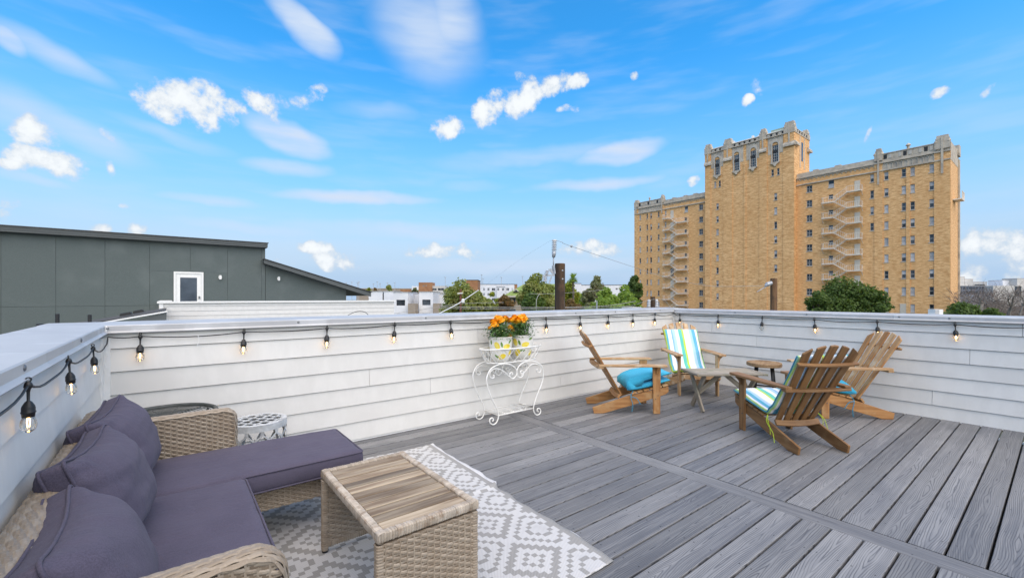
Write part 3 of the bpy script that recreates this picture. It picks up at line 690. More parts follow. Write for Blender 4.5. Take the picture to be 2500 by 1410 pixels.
core.box(TX0+0.029, TX1-0.029, TY0+0.006, TY0+0.028, TZ-0.034, TZ-0.006); core.box(TX0+0.029, TX1-0.029, TY1-0.028, TY1-0.006, TZ-0.034, TZ-0.006); core.build('top_frame', M['wickerback'], ct); MB().box(TX0+0.029, TX1-0.029, TY0+0.029, TY1-0.029, TZ-0.046, TZ-0.036).build('slat_gap_shade', M['gap'], ct)  # last box: black sheet added below the slats as painted shade in their gaps
for (ya, yb) in ((TY0 + 0.004, TY0 + 0.036), (TY1 - 0.036, TY1 - 0.004)):
    o = MB().box(TX0 + 0.012, TX1 - 0.012, ya + 0.006, yb - 0.006, 0.05, TZ - 0.045).build('end_panel', M['wickerback'], ct)
    mb = MB()
    weave_panel(mb, (TX0 + 0.004, ya + 0.004, 0.045), (1, 0, 0), (0, 0, 1), (0, -1, 0), TX1 - TX0 - 0.008, TZ - 0.092, row=0.0125, pitch=0.029)
    weave_panel(mb, (TX0 + 0.004, yb - 0.004, 0.045), (1, 0, 0), (0, 0, 1), (0, 1, 0), TX1 - TX0 - 0.008, TZ - 0.092, row=0.0125, pitch=0.029)
    for x in (TX0 + 0.012, TX1 - 0.012): wrap_bar(mb, (x, (ya+yb)/2, 0.02), (x, (ya+yb)/2, TZ - 0.044), 0.030, 0.034, up=(0, 1, 0))
    wrap_bar(mb, (TX0 + 0.02, (ya+yb)/2, 0.05), (TX1 - 0.02, (ya+yb)/2, 0.05), 0.034, 0.030)
    mb.build('weave', M['wicker'], o)
    for x in (TX0 + 0.015, TX1 - 0.015): MB().lathe([(0.014, 0.0), (0.016, 0.012), (0.012, 0.022)], 10, (x, (ya+yb)/2, 0.008)).build('foot', M['black'], ct)
ns = 11; sw = (TY1 - TY0 - 0.072) / ns
sl = MB().box(-(TX1-TX0-0.074)/2, (TX1-TX0-0.074)/2, -sw/2 + 0.0036, sw/2 - 0.0036, -0.009, 0.009).mesh('slat')
for k in range(ns):
    o = link('slat', sl, M['slatwood'], ct, (rnd.uniform(-0.001, 0.001), TY0 + 0.036 + sw * (k + 0.5) - (TY0+TY1)/2, TZ - 0.008 - 0.0147 + rnd.uniform(-0.001, 0.001)), (rnd.uniform(-0.004, 0.004), 0, 0))
    bevel(o, 0.002, 1)

# ------------------------------------------------------------------ patterned outdoor rug
def rug_mat():
    m, nt, b = newmat('woven_rug'); tc = N(nt, 'ShaderNodeTexCoord').outputs['Object']; sp = N(nt, 'ShaderNodeSeparateXYZ', {0: tc})
    x, y = sp.outputs[0], sp.outputs[1]
    q = 0.0277
    i = M1(nt, 'FLOOR', M1(nt, 'ADD', M1(nt, 'DIVIDE', M1(nt, 'SUBTRACT', x, 0.415), q), 0.5)); j = M1(nt, 'FLOOR', M1(nt, 'ADD', M1(nt, 'DIVIDE', M1(nt, 'ADD', y, 0.80), q), 0.5))
    def tri(v, p): return M1(nt, 'ABSOLUTE', M1(nt, 'SUBTRACT', M1(nt, 'MODULO', M1(nt, 'ADD', v, 60.0 * p + p // 2), float(p)), float(p // 2)))
    d = M1(nt, 'ADD', tri(i, 15), tri(j, 15))
    def rng(lo, hi): return M1(nt, 'MULTIPLY', M1(nt, 'GREATER_THAN', d, lo), M1(nt, 'LESS_THAN', d, hi))
    wht = M1(nt, 'ADD', M1(nt, 'ADD', rng(-1.0, 1.5), rng(2.5, 4.5)), M1(nt, 'ADD', M1(nt, 'ADD', rng(6.5, 8.5), rng(9.5, 11.5)), rng(12.5, 14.5)))
    hole = M1(nt, 'COMPARE', M1(nt, 'MODULO', M1(nt, 'ADD', i, M1(nt, 'MULTIPLY', j, 3.0)), 7.0), 0.0, 0.1)
    wv = N(nt, 'ShaderNodeTexWave', {'Vector': N(nt, 'ShaderNodeMapping', {0: tc, 2: (0, 0, R(35))}).outputs[0], 'Scale': 45.0, 'Distortion': 0.6}, wave_type='BANDS', bands_direction='X').outputs['Fac']
    n = N(nt, 'ShaderNodeTexNoise', {'Vector': tc, 'Scale': 6.0, 'Detail': 4.0}).outputs['Fac']
    grey = MIX(nt, wv, (0.25, 0.245, 0.235), (0.35, 0.345, 0.335)); white = MIX(nt, wv, (0.46, 0.46, 0.46), (0.60, 0.60, 0.60))
    border = M1(nt, 'GREATER_THAN', M1(nt, 'ABSOLUTE', x), 0.703)
    c = MIX(nt, M1(nt, 'MULTIPLY', wht, M1(nt, 'SUBTRACT', 1.0, border)), grey, white)
    hem = M1(nt, 'GREATER_THAN', M1(nt, 'ABSOLUTE', x), 0.737)
    c = MIX(nt, hem, c, (0.62, 0.62, 0.63)); c = MIX(nt, SS(nt, n, 0.5, 0.8, 0.0, 0.3), c, (0.30, 0.30, 0.31))
    nt.links.new(c, b.inputs['Base Color']); b.inputs['Roughness'].default_value = 0.85; bump(nt, b, wv, 0.4, 0.003); return m
def rugfn(u, v):
    x = -0.745 + 1.49 * u; y = -1.035 + 2.07 * v
    z = 0.007 + 0.0035 * max(0, fnoise((x, y, 0), 2.3, 3.0)) + 0.016 * math.exp(-((y - 0.015 - 0.10 * (x - 0.7)) / 0.022) ** 2) * max(0, min(1, (x + 0.3) * 2))
    ed = max(0, abs(x) - 0.70) / 0.045
    z += ed * 0.003 * (1 + math.sin(y * 17 + 3 * math.sin(y * 5)))
    x += (0.006 * math.sin(y * 6.3) + 0.004 * math.sin(y * 31)) * abs(u - 0.5) * 2 + 0.028 * (1 / (1 + math.exp(-(y - 0.02) * 60)) - 0.5)
    y += 0.006 * math.sin(x * 9)
    return (x, y, z)
mbr = MB().grid(rugfn, 60, 150)
rg = mbr.build('patterned_rug', rug_mat(), label='grey and white rug with stepped diamond pattern, under the coffee table', cat='rug')
rg.location = (1.015, 2.425, 0.002); rg.rotation_euler = (0, 0, R(-2.0)); rg.data.polygons.foreach_set('use_smooth', [True] * len(rg.data.polygons))
md = rg.modifiers.new('thick', 'SOLIDIFY'); md.thickness = 0.004; md.offset = -1

# ------------------------------------------------------------------ pierced drum stool and wire table behind the sofa
M['oldwhite'] = pm('distressed_white_metal', (0.55, 0.57, 0.58), (0.40, 0.42, 0.43), ns=14, rough=0.55, c3=(0.28, 0.29, 0.30), c3s=9)
ds = empty('drum_stool', (0.477, 3.46, 0), label='pierced pale metal drum stool against the wall beside the wicker side panel', cat='stool')
Rr, Hh = 0.178, 0.45
def band(z0, z1, r0=Rr - 0.006, r1=Rr): return MB().lathe([(r0, z0), (r1, z0), (r1, z1), (r0, z1), (r0, z0)], 40)
for a, b in ((0.0, 0.035), (Hh - 0.045, Hh - 0.004)): band(a, b).build('rim_band', M['oldwhite'], ds, world=False, smooth=False)
mb = MB(); nc = 12; rows = 4; z0, z1 = 0.030, Hh - 0.040; hr = (z1 - z0) / rows
for k in range(nc):
    for sg in (1, -1):
        for j in range(48):
            def pt(t, off):
                z = z0 + (z1 - z0) * t; ph = (z - z0) / hr
                w_ = 0.5 - 0.5 * math.cos(math.pi * ph * 1.0); w_ += 0.16 * math.sin(2 * math.pi * ph)
                return (2*math.pi*k/nc + sg * math.pi / nc * w_ + off / Rr, z)
            t0, t1 = j / 48, (j + 1) / 48
            q = [pt(t0, -0.0085), pt(t0, 0.0085), pt(t1, 0.0085), pt(t1, -0.0085)]
            for rr in (Rr - 0.001, Rr - 0.006): mb.add([(rr * math.cos(a), rr * math.sin(a), z) for a, z in q], [(0, 1, 2, 3)])
mb.build('lattice', M['oldwhite'], ds, world=False)
mb = MB().lathe([(Rr - 0.028, Hh - 0.006), (Rr - 0.004, Hh - 0.006), (Rr, Hh - 0.002), (Rr - 0.003, Hh), (Rr - 0.028, Hh), (Rr - 0.028, Hh - 0.006)], 40)
rt = Rr - 0.02; cell = 0.046
for a in range(-5, 6):
    for dr in (0, 1):
        c0 = a * cell; pts = []
        for t in np.linspace(-1, 1, 41):
            l = t * rt; o = c0 + 0.010 * math.sin(math.pi * l / cell + (a % 2) * math.pi)
            if o*o + l*l < rt*rt: pts.append((l, o) if dr == 0 else (o, l))
            elif pts: break
        for p, q in zip(pts[:-1], pts[1:]): mb.bar((p[0], p[1], Hh - 0.003 - 0.0005*dr), (q[0], q[1], Hh - 0.003 - 0.0005*dr), 0.013, 0.005)
mb.build('pierced_top', M['oldwhite'], ds, world=False)
wt = empty('wire_table', (-0.03, 3.60, 0), label='dark round wire-topped side table in the corner behind the sofa', cat='table')
RW, HW = 0.275, 0.535
MB().tube([(RW*math.cos(t), RW*math.sin(t), HW) for t in np.linspace(0, 2*math.pi, 49)[:-1]], 0.014, 8, closed=True).build('rim', M['iron'], wt, world=False, smooth=True)
mb = MB()
for k in range(1, 13):
    r = RW * k / 13.5; mb.tube([(r*math.cos(t), r*math.sin(t), HW - 0.012 * (1 - (r/RW)**2)) for t in np.linspace(0, 2*math.pi, 37)[:-1]], 0.0022, 4, closed=True)
for k in range(10):
    t = 2*math.pi*k/10; mb.tube([(0, 0, HW - 0.016), (RW*math.cos(t), RW*math.sin(t), HW - 0.003)], 0.003, 5)
mb.build('wire_top', M['iron'], wt, world=False)
for k in range(3):
    t = 2*math.pi*k/3 + 0.4; MB().tube([(0.93*RW*math.cos(t), 0.93*RW*math.sin(t), HW - 0.01), (0.65*RW*math.cos(t), 0.65*RW*math.sin(t), 0.25), (0.9*RW*math.cos(t), 0.9*RW*math.sin(t), 0.005)], 0.008, 6).build('leg', M['iron'], wt, world=False)

# ------------------------------------------------------------------ white wire plant stand with two lemon pots of marigolds
def z4(zx, zy, y): return on_y(1100 + zx * 0.22693, 740 + zy * 0.22693, y)
YF, YB = 3.575, 3.825
ps = empty('plant_stand', (2.93, 3.70, 0), label='white scrolled wire plant stand with an oval basket, against the long wall', cat='plant stand')
legL = [(662,768),(668,755),(655,743),(638,757),(640,790),(670,808),(705,775),(712,730),(690,690),(640,658),(570,650),(500,665),(430,710),(392,790),(390,850),(410,930),(450,1030),(490,1110),(513,1180),(512,1230),(490,1278),(455,1297),(425,1278),(421,1243),(445,1225),(461,1243),(450,1262)]
legR = [(768,752),(752,748),(752,730),(772,725),(785,745),(775,780),(745,797),(718,775),(715,720),(740,670),(790,635),(860,618),(930,635),(975,670),(997,730),(995,800),(975,880),(940,960),(905,1060),(892,1130),(900,1172),(925,1198),(955,1190),(970,1160),(960,1132),(938,1130),(930,1150),(945,1165)]
scL = [(455,778),(468,772),(468,795),(445,803),(425,785),(425,745),(450,715),(490,702),(540,712),(590,745),(635,795)]
scR = [(942,722),(928,708),(930,735),(950,745),(970,728),(970,692),(945,660),(900,652),(850,672),(800,735),(758,772)]
zf = min(z4(a, b, YF).z for a, b in legL + legR)
for crv, r, nm in ((legL, 0.0068, 'leg'), (legR, 0.0068, 'leg'), (scL, 0.0055, 'scroll'), (scR, 0.0055, 'scroll')):
    pts = [z4(a, b, YF) for a, b in crv]
    shift = (0.007 - min(p.z for p in pts)) if nm == 'leg' else 0.0
    pts = [Vector((p.x, p.y, p.z + shift * (1 - min(1, max(0, p.z) / 0.5)))) for p in pts]
    for dy in (0.0, YB - YF):
        MB().tube([p + Vector((0, dy, 0)) for p in catmull(pts, 4)], r, 7).build(nm, M['whitemetal'], ps, smooth=True)
x0, x1, zs = z4(513, 1185, YF).x, z4(892, 1140, YF).x, 0.088
mb = MB().tube([(x0, YF, zs), (x1, YF, zs), (x1, YB, zs), (x0, YB, zs)], 0.006, 6, closed=True)
for k in range(1, 8): mb.tube([(x0, YF + (YB-YF)*k/8, zs - 0.003), (x1, YF + (YB-YF)*k/8, zs - 0.003)], 0.0032, 5)
for k in (1, 2, 3): mb.tube([(x0 + (x1-x0)*k/4, YF, zs - 0.006), (x0 + (x1-x0)*k/4, YB, zs - 0.006)], 0.0032, 5)
mb.build('shelf', M['whitemetal'], ps, smooth=True)
CX, CY, A1, B1, A0, B0, ZR, ZBk = 2.905, 3.705, 0.405, 0.150, 0.325, 0.112, 0.758, 0.612
ell = lambda t, a, b, z: Vector((CX + a*math.cos(t), CY + b*math.sin(t), z))
MB().tube([ell(t, A1, B1, ZR) for t in np.linspace(0, 2*math.pi, 57)[:-1]], 0.0075, 7, closed=True).build('basket_rim', M['whitemetal'], ps, smooth=True)
mb = MB().tube([ell(t, A0, B0, ZBk) for t in np.linspace(0, 2*math.pi, 49)[:-1]], 0.006, 6, closed=True)
for k in range(-4, 5): mb.tube([(CX + A0*k/5, CY - B0*math.sqrt(1-(k/5)**2), ZBk), (CX + A0*k/5, CY + B0*math.sqrt(1-(k/5)**2), ZBk)], 0.003, 5)
mb.build('basket_floor', M['whitemetal'], ps, smooth=True)
mb = MB(); nl = 18
for k in range(nl):
    for sg in (1, -1):
        t0 = 2*math.pi*k/nl; pts = []
        for i in range(9):
            s = i / 8; t = t0 + sg * 2*math.pi/nl * 1.0 * (s if s < 0.8 else 0.8 + 0.2*math.sin((s-0.8)/0.2*math.pi/2)*0.6)
            w = s ** 0.9; pts.append(ell(t, A0 + (A1-A0)*w, B0 + (B1-B0)*w, ZBk + (ZR-ZBk)*s))
        mb.tube(pts, 0.0032, 4)
mb.build('basket_lattice', M['whitemetal'], ps)

M['ceramic'] = pm('glazed_cream_ceramic', (0.80, 0.78, 0.72), (0.76, 0.74, 0.68), ns=4, rough=0.18)
M['lemon'] = pm('painted_lemon', (0.80, 0.58, 0.05), (0.86, 0.70, 0.16), ns=25, rough=0.25)
M['leafprint'] = pm('painted_leaf', (0.10, 0.22, 0.04), (0.16, 0.30, 0.08), ns=30, rough=0.25)
M['soil'] = pm('potting_soil', (0.035, 0.025, 0.018), ns=60, rough=0.95, bmp=0.5)
M['marigold'] = pm('marigold_petals', (0.90, 0.33, 0.012), (0.98, 0.46, 0.03), ns=60, rough=0.6, island=0.18)
M['leaf'] = pm('marigold_leaf', (0.045, 0.12, 0.025), (0.09, 0.20, 0.05), ns=20, rough=0.5, island=0.35)
PR = [(0.072, 0.0), (0.088, 0.008), (0.104, 0.06), (0.116, 0.13), (0.123, 0.20), (0.127, 0.255)]
def pot_r(z):
    for (r0, a), (r1, b) in zip(PR[:-1], PR[1:]):
        if a <= z <= b: return r0 + (r1 - r0) * (z - a) / (b - a)
    return PR[-1][0]
def flower_mesh(seed):
    rg_ = random.Random(seed); mb = MB()
    for ring in range(5):
        ph = R(8 + ring * 21); n = (6, 10, 13, 14, 12)[ring]; rr = 0.030
        for k in range(n):
            t = 2*math.pi*(k + rg_.random()*0.6)/n; d = Vector((math.sin(ph)*math.cos(t), math.sin(ph)*math.sin(t), math.cos(ph) * 0.8))
            a, b = frame3(d); tw = rg_.uniform(-0.5, 0.5); a2 = a*math.cos(tw) + b*math.sin(tw); b2 = d.cross(a2)
            c = d * rr * rg_.uniform(0.88, 1.12); s = rg_.uniform(0.008, 0.0125)
            mb.add([c - a2*s - b2*s*0.4 - d*0.006, c + a2*s - b2*s*0.4 - d*0.006, c + a2*s*0.9 + b2*s*0.5 + d*0.003, c + b2*s*0.8 + d*0.005, c - a2*s*0.9 + b2*s*0.5 + d*0.003], [(0, 1, 2, 3, 4)])
    mb.lathe([(0.0, -0.016), (0.018, -0.010), (0.026, 0.004), (0.020, 0.018), (0.0, 0.024)], 8)
    return mb.mesh('flower')
FM = [flower_mesh(s) for s in range(4)]
def marigold(label, plabel, x, y, prints, heads, seed):
    zb = ZBk + 0.008
    pot = empty('flower_pot', (x, y, zb), label=plabel, cat='flower pot')
    MB().lathe([(0.0, 0.004)] + PR + [(0.130, 0.258), (0.127, 0.262), (0.119, 0.258), (0.114, 0.225), (0.0, 0.224)], 40).build('body', M['ceramic'], pot, world=False, smooth=True)
    MB().lathe([(0.113, 0.226), (0.06, 0.232), (0.0, 0.234)], 24).build('soil', M['soil'], pot, world=False)
    for (kind, az, z, a, b, rot) in prints:
        mb = MB(); az = R(az)
        def fn(u, v):
            rr_ = math.sqrt(u) ; t = v * 2*math.pi; c, s = math.cos(t), math.sin(t)
            p, q = a * rr_ * math.copysign(abs(c) ** (1.0 if kind == 'lemon' else 0.8), c), b * rr_ * math.copysign(abs(s) ** (0.9 if kind == 'lemon' else 1.5), s)
            if kind == 'lemon': p *= 1 + 0.10 * max(0, c) ** 12
            h, w = p*math.sin(rot) + q*math.cos(rot), p*math.cos(rot) - q*math.sin(rot)
            zz = min(max(z + h, 0.012), 0.25); rad = pot_r(zz) + 0.0008; th = az + w / rad; return (rad*math.cos(th), rad*math.sin(th), zz)
        mb.grid(fn, 4, 18, False, True).build(kind + '_print', M['lemon' if kind == 'lemon' else 'leafprint'], pot, world=False, smooth=True)
    pl = empty('marigold_plant', (x, y, zb + 0.23), label=label, cat='plant')
    rg_ = random.Random(seed); mb = MB(); st = MB()
    hz = [Vector((on_y(1100 + a*0.22693, 740 + b*0.22693, y + dy))) for a, b, dy, s in heads]
    for (a, b, dy, s), h in zip(heads, hz):
        base = Vector((x + rg_.uniform(-0.03, 0.03), y + rg_.uniform(-0.03, 0.03), zb + 0.228))
        st.tube(catmull([base, base.lerp(h, 0.5) + Vector((rg_.uniform(-.015, .015), rg_.uniform(-.015, .015), 0.01)), h - Vector((0, 0, 0.012))], 4), 0.0032, 5)
    for i in range(1700):
        h = rg_.choice(hz); t = rg_.random() ** 0.8; b = Vector((x, y, zb + 0.23)); p = b.lerp(h, t * 0.92)
        sp = 0.062 * (1 - 0.45 * t); p += Vector((rg_.gauss(0, sp), rg_.gauss(0, sp), rg_.gauss(0, 0.022)))
        if p.z > h.z - 0.01: p.z = h.z - 0.015 - rg_.random()*0.04
        if (p.xy - b.xy).length > 0.10 and p.z < zb + 0.28: p.z = zb + 0.24 + rg_.random() * 0.05
        d = Vector((p.x - x + rg_.gauss(0, .05), p.y - y + rg_.gauss(0, .05), rg_.uniform(-0.06, 0.05)));
        if d.length < 1e-4: continue
        d.normalize(); a2, b2 = frame3(d); w = a2 * rg_.uniform(0.004, 0.0075); L = rg_.uniform(0.022, 0.042)
        q = p + d * L * 0.55 + b2 * 0.004; e_ = p + d * L - b2 * 0.004
        mb.add([p, q - w, e_, q + w], [(0, 1, 2, 3)])
    st.build('stem', M['leaf'], pl); mb.build('foliage', M['leaf'], pl)
    for (a, b, dy, s), h in zip(heads, hz):
        o = link('flower', rg_.choice(FM), M['marigold'], pl, h - pl.location, (rg_.uniform(-0.5, 0.9), rg_.uniform(-0.5, 0.5), rg_.uniform(0, 6)))
        o.scale = (s * 1.2,) * 3
pL = on_y(1100 + 538*0.22693, 825, 3.695); pR = on_y(1100 + 768*0.22693, 822, 3.715)
fc = math.degrees(math.atan2(-pL.y, -pL.x))
prL = [('lemon', fc - 18, 0.175, 0.040, 0.028, -1.1), ('lemon', fc + 34, 0.165, 0.042, 0.027, 0.1), ('lemon', fc + 8, 0.06, 0.042, 0.028, 0.3), ('leaf', fc + 6, 0.185, 0.030, 0.012, 1.8), ('leaf', fc + 52, 0.215, 0.028, 0.011, 0.8), ('leaf', fc - 52, 0.205, 0.026, 0.012, 1.6), ('leaf', fc - 22, 0.06, 0.028, 0.010, -0.7), ('lemon', fc + 62, 0.09, 0.036, 0.025, 1.2), ('lemon', fc + 160, 0.14, 0.04, 0.028, 0.5), ('lemon', fc - 110, 0.12, 0.04, 0.028, 0.9)]
prR = [('lemon', fc - 40, 0.19, 0.040, 0.028, -1.2), ('lemon', fc + 16, 0.165, 0.044, 0.027, 0.2), ('lemon', fc - 30, 0.075, 0.042, 0.029, 1.2), ('leaf', fc - 16, 0.185, 0.030, 0.013, 1.9), ('leaf', fc + 46, 0.225, 0.028, 0.012, 0.3), ('leaf', fc + 0, 0.10, 0.030, 0.012, 0.1), ('lemon', fc + 52, 0.07, 0.040, 0.026, 1.0), ('lemon', fc + 150, 0.12, 0.04, 0.028, 0.5)]
marigold('orange marigolds with a few low hanging blooms, in the front lemon pot', 'white flower pot painted with lemons, in front of the second lemon pot', pL.x, 3.695, prL,
         [(465,200,-.02,1.0),(520,165,0,1.0),(588,168,.02,1.05),(475,236,-.04,1.15),(640,262,0,.9),(422,264,-.02,.5),(642,356,-.05,.75),(545,192,-.03,1.0),(500,160,.03,.9),(672,290,.02,.6),(512,200,0,1.0)], 5)
marigold('compact bunch of orange marigolds in the half hidden lemon pot', 'white flower pot painted with lemons, partly hidden behind the other lemon pot', pR.x, 3.715, prR,
         [(655,185,-.02,1.1),(690,156,0,1.0),(738,158,.02,1.0),(782,142,.02,1.0),(730,192,-.04,1.1),(768,192,-.03,1.0),(806,176,0,.85),(700,190,0,.9)], 9)

# ------------------------------------------------------------------ adirondack chairs
def wood(name, c1, c2, c3, rand=0.12):
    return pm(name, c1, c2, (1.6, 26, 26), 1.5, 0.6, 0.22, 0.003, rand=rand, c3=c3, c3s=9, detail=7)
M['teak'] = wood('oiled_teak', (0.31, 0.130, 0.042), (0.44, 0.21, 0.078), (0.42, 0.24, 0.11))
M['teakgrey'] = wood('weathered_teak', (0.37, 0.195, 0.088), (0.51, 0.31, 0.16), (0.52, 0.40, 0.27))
M['teakdark'] = wood('dark_oiled_teak', (0.185, 0.082, 0.028), (0.28, 0.138, 0.054), (0.25, 0.135, 0.060))  # one darker brown for the whole chair with its back turned
M['greywood'] = wood('grey_weathered_wood', (0.24, 0.195, 0.145), (0.36, 0.31, 0.245), (0.20, 0.19, 0.13))
M['steel'] = pm('bolt_steel', (0.12, 0.11, 0.10), rough=0.5, metal=0.6)
def piece(parent, name, poly, t, mtx, mat, bev=0.003):
    """A board: outline in its own x (length) / y (width) plane, thickness t about z = 0."""
    mb = MB().prism(poly, lambda a, b, d: (a, b, d), -t/2, t/2)
    o = link(name, mb.mesh(name), mat, parent); o.matrix_local = mtx
    if bev: bevel(o, bev, 1)
    return o
def axes(o, x, y):
    x = Vector(x).normalized(); y = Vector(y); y = (y - x * y.dot(x)).normalized(); z = x.cross(y)
    m = Matrix((x, y, z)).transposed().to_4x4(); m.translation = Vector(o); return m
def rect(L, w): return [(-L/2, -w/2), (L/2, -w/2), (L/2, w/2), (-L/2, w/2)]
B0_, B1_ = Vector((0, 0.385, 0.195)), Vector((0, 0.815, 0.905)); BD = (B1_ - B0_).normalized(); BN = Vector((1, 0, 0)).cross(BD)   # back direction, normal towards the rear-down side
BL = (B1_ - B0_).length
def adirondack(label, loc, rear, mat, mat2, cat='chair'):
    ch = empty('adirondack_chair', (loc[0], loc[1], 0.002), math.atan2(-rear[0], rear[1]), label=label, cat=cat, group='adirondack chairs round the slatted table')
    railp = [(-0.125, 0.300), (0.33, 0.190), (0.72, 0.066), (0.706, 0.0), (0.60, 0.0), (0.30, 0.085), (-0.015, 0.185), (-0.100, 0.215), (-0.128, 0.240)]
    for s in (-1, 1):
        piece(ch, 'side_rail', railp, 0.022, axes((s * 0.222, 0, 0), (0, 1, 0), (0, 0, 1)), mat)
        piece(ch, 'leg', [(0.0, -0.038), (0.525, -0.045), (0.525, 0.045), (0.0, 0.038)], 0.022, axes((s * 0.2455, 0.012, 0), (0, 0, 1), (0, 1, 0)), mat)
        piece(ch, 'armrest', [(-0.085, -0.050), (-0.055, -0.060), (0.10, -0.064), (0.40, -0.052), (0.66, -0.030), (0.66, 0.030), (0.40, 0.042), (0.10, 0.046), (-0.085, 0.044)] if s > 0 else
              [(-0.085, -0.044), (0.10, -0.046), (0.40, -0.042), (0.66, -0.030), (0.66, 0.030), (0.40, 0.052), (0.10, 0.064), (-0.055, 0.060), (-0.085, 0.050)],
              0.022, axes((s * 0.270, 0, 0.5375), (0, 1, 0), (-1, 0, 0)), mat2)
        piece(ch, 'arm_bracket', [(0, 0), (0.085, 0.0), (0.082, 0.012), (0.045, 0.024), (0.022, 0.045), (0.014, 0.055), (0.0, 0.056)], 0.020, axes((s * 0.2580, 0.012, 0.525), (0, 0, -1), (s, 0, 0)), mat, 0.002)
        for (y, z) in ((0.0, 0.205), (0.025, 0.165)):
            mb = MB().lathe([(0.006, 0.0), (0.006, 0.003), (0.0, 0.004)], 8); mb.v = [(s * (0.2568 + v[2]), y + v[0], z + v[1]) for v in mb.v]; mb.build('bolt', M['steel'], ch, world=False)
    sd = Vector((0, 0.455, -0.11)).normalized(); sn = Vector((1, 0, 0)).cross(sd)
    for k in range(6):
        c = Vector((0, -0.088, 0.302)) + sd * (0.072 * k)
        piece(ch, 'seat_slat', rect(0.485, 0.060), 0.018, axes(c + Vector((0, 0, 0.008)), (1, 0, 0), sd), mat2 if k < 2 else mat)
    piece(ch, 'front_apron', rect(0.42, 0.060), 0.020, axes((0, -0.105, 0.262), (1, 0, 0), (0, 0.1, 1)), mat)
    tops = ((-2, -0.050), (-1, -0.012), (0, 0.0), (1, -0.012), (2, -0.050))
    for k, dz in tops:
        xb, xt = k * 0.079, k * 0.106; a = Vector((xb, 0, 0)) + B0_; b = Vector((xt, 0, 0)) + B1_ + BD * dz; L = (b - a).length
        wb, wt_ = 0.0265, 0.0350; sl_ = -k * 0.011
        poly = [(0, -wb), (L + sl_ * 1.0, -wt_), (L + 0.006 - abs(k) * 0.003, 0), (L - sl_, wt_), (0, wb)]
        piece(ch, 'back_slat', poly, 0.018, axes(a, b - a, (-1, 0, 0)), mat2 if k % 2 else mat)
    c = B0_ + BD * (BL * 0.80) - BN * 0.0215
    arc = [(-0.268, -0.004), (-0.15, 0.010), (0, 0.015), (0.15, 0.010), (0.268, -0.004), (0.268, 0.030), (0.15, 0.043), (0, 0.048), (-0.15, 0.043), (-0.268, 0.030)]
    rearv = -BN if BN.y < 0 else BN
    c = B0_ + BD * (BL * 0.80) + rearv * 0.012
    piece(ch, 'back_rail', arc, 0.020, axes(c, (1, 0, 0), rearv), mat)
    ty = (0.5265 - B0_.z) / BD.z * BD.y + B0_.y
    piece(ch, 'arm_rail', [(-0.300, 0), (0.300, 0), (0.300, 0.055), (0.16, 0.075), (0, 0.082), (-0.16, 0.075), (-0.300, 0.055)], 0.021, axes((0, ty + 0.022, 0.5155), (1, 0, 0), (0, 1, 0)), mat2)
    for k in range(10):
        mb = MB().lathe([(0.0045, 0.0), (0.0045, 0.0012), (0.0, 0.0015)], 6); mb.v = [(-0.22 + k * 0.049 + v[0], ty + 0.1052 + 0.0, 0.5155 + v[1]) for v in mb.v]
    lo = [(-0.208, 0.0), (-0.1, 0.010), (0, 0.014), (0.1, 0.010), (0.208, 0.0), (0.208, 0.050), (0.1, 0.062), (0, 0.066), (-0.1, 0.062), (-0.208, 0.050)]
    piece(ch, 'lower_rail', lo, 0.022, axes(B0_ + rearv * 0.011 + BD * 0.020, (1, 0, 0), rearv * 0.6 + Vector((0, 0, -0.5))), mat)
    return ch
C = [((4.405, 2.987), (-0.787, 0.617)), ((5.453, 2.972), (0.654, 0.757)), ((4.612, 1.827), (-0.531, -0.847)), ((5.66, 1.77), (0.731, -0.682))]
chairs = [adirondack('wooden adirondack chair holding a folded turquoise cushion, side on to the long wall', *C[0], M['teak'], M['teakgrey']),
          adirondack('wooden adirondack chair with striped cushion facing out of the wall corner', *C[1], M['teakgrey'], M['teakgrey']),
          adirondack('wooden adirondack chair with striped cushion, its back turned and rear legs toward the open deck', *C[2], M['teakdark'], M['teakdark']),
          adirondack('wooden adirondack chair with bare tall back beside the shaded wall, turquoise cushion on its seat', *C[3], M['teak'], M['teakgrey'])]

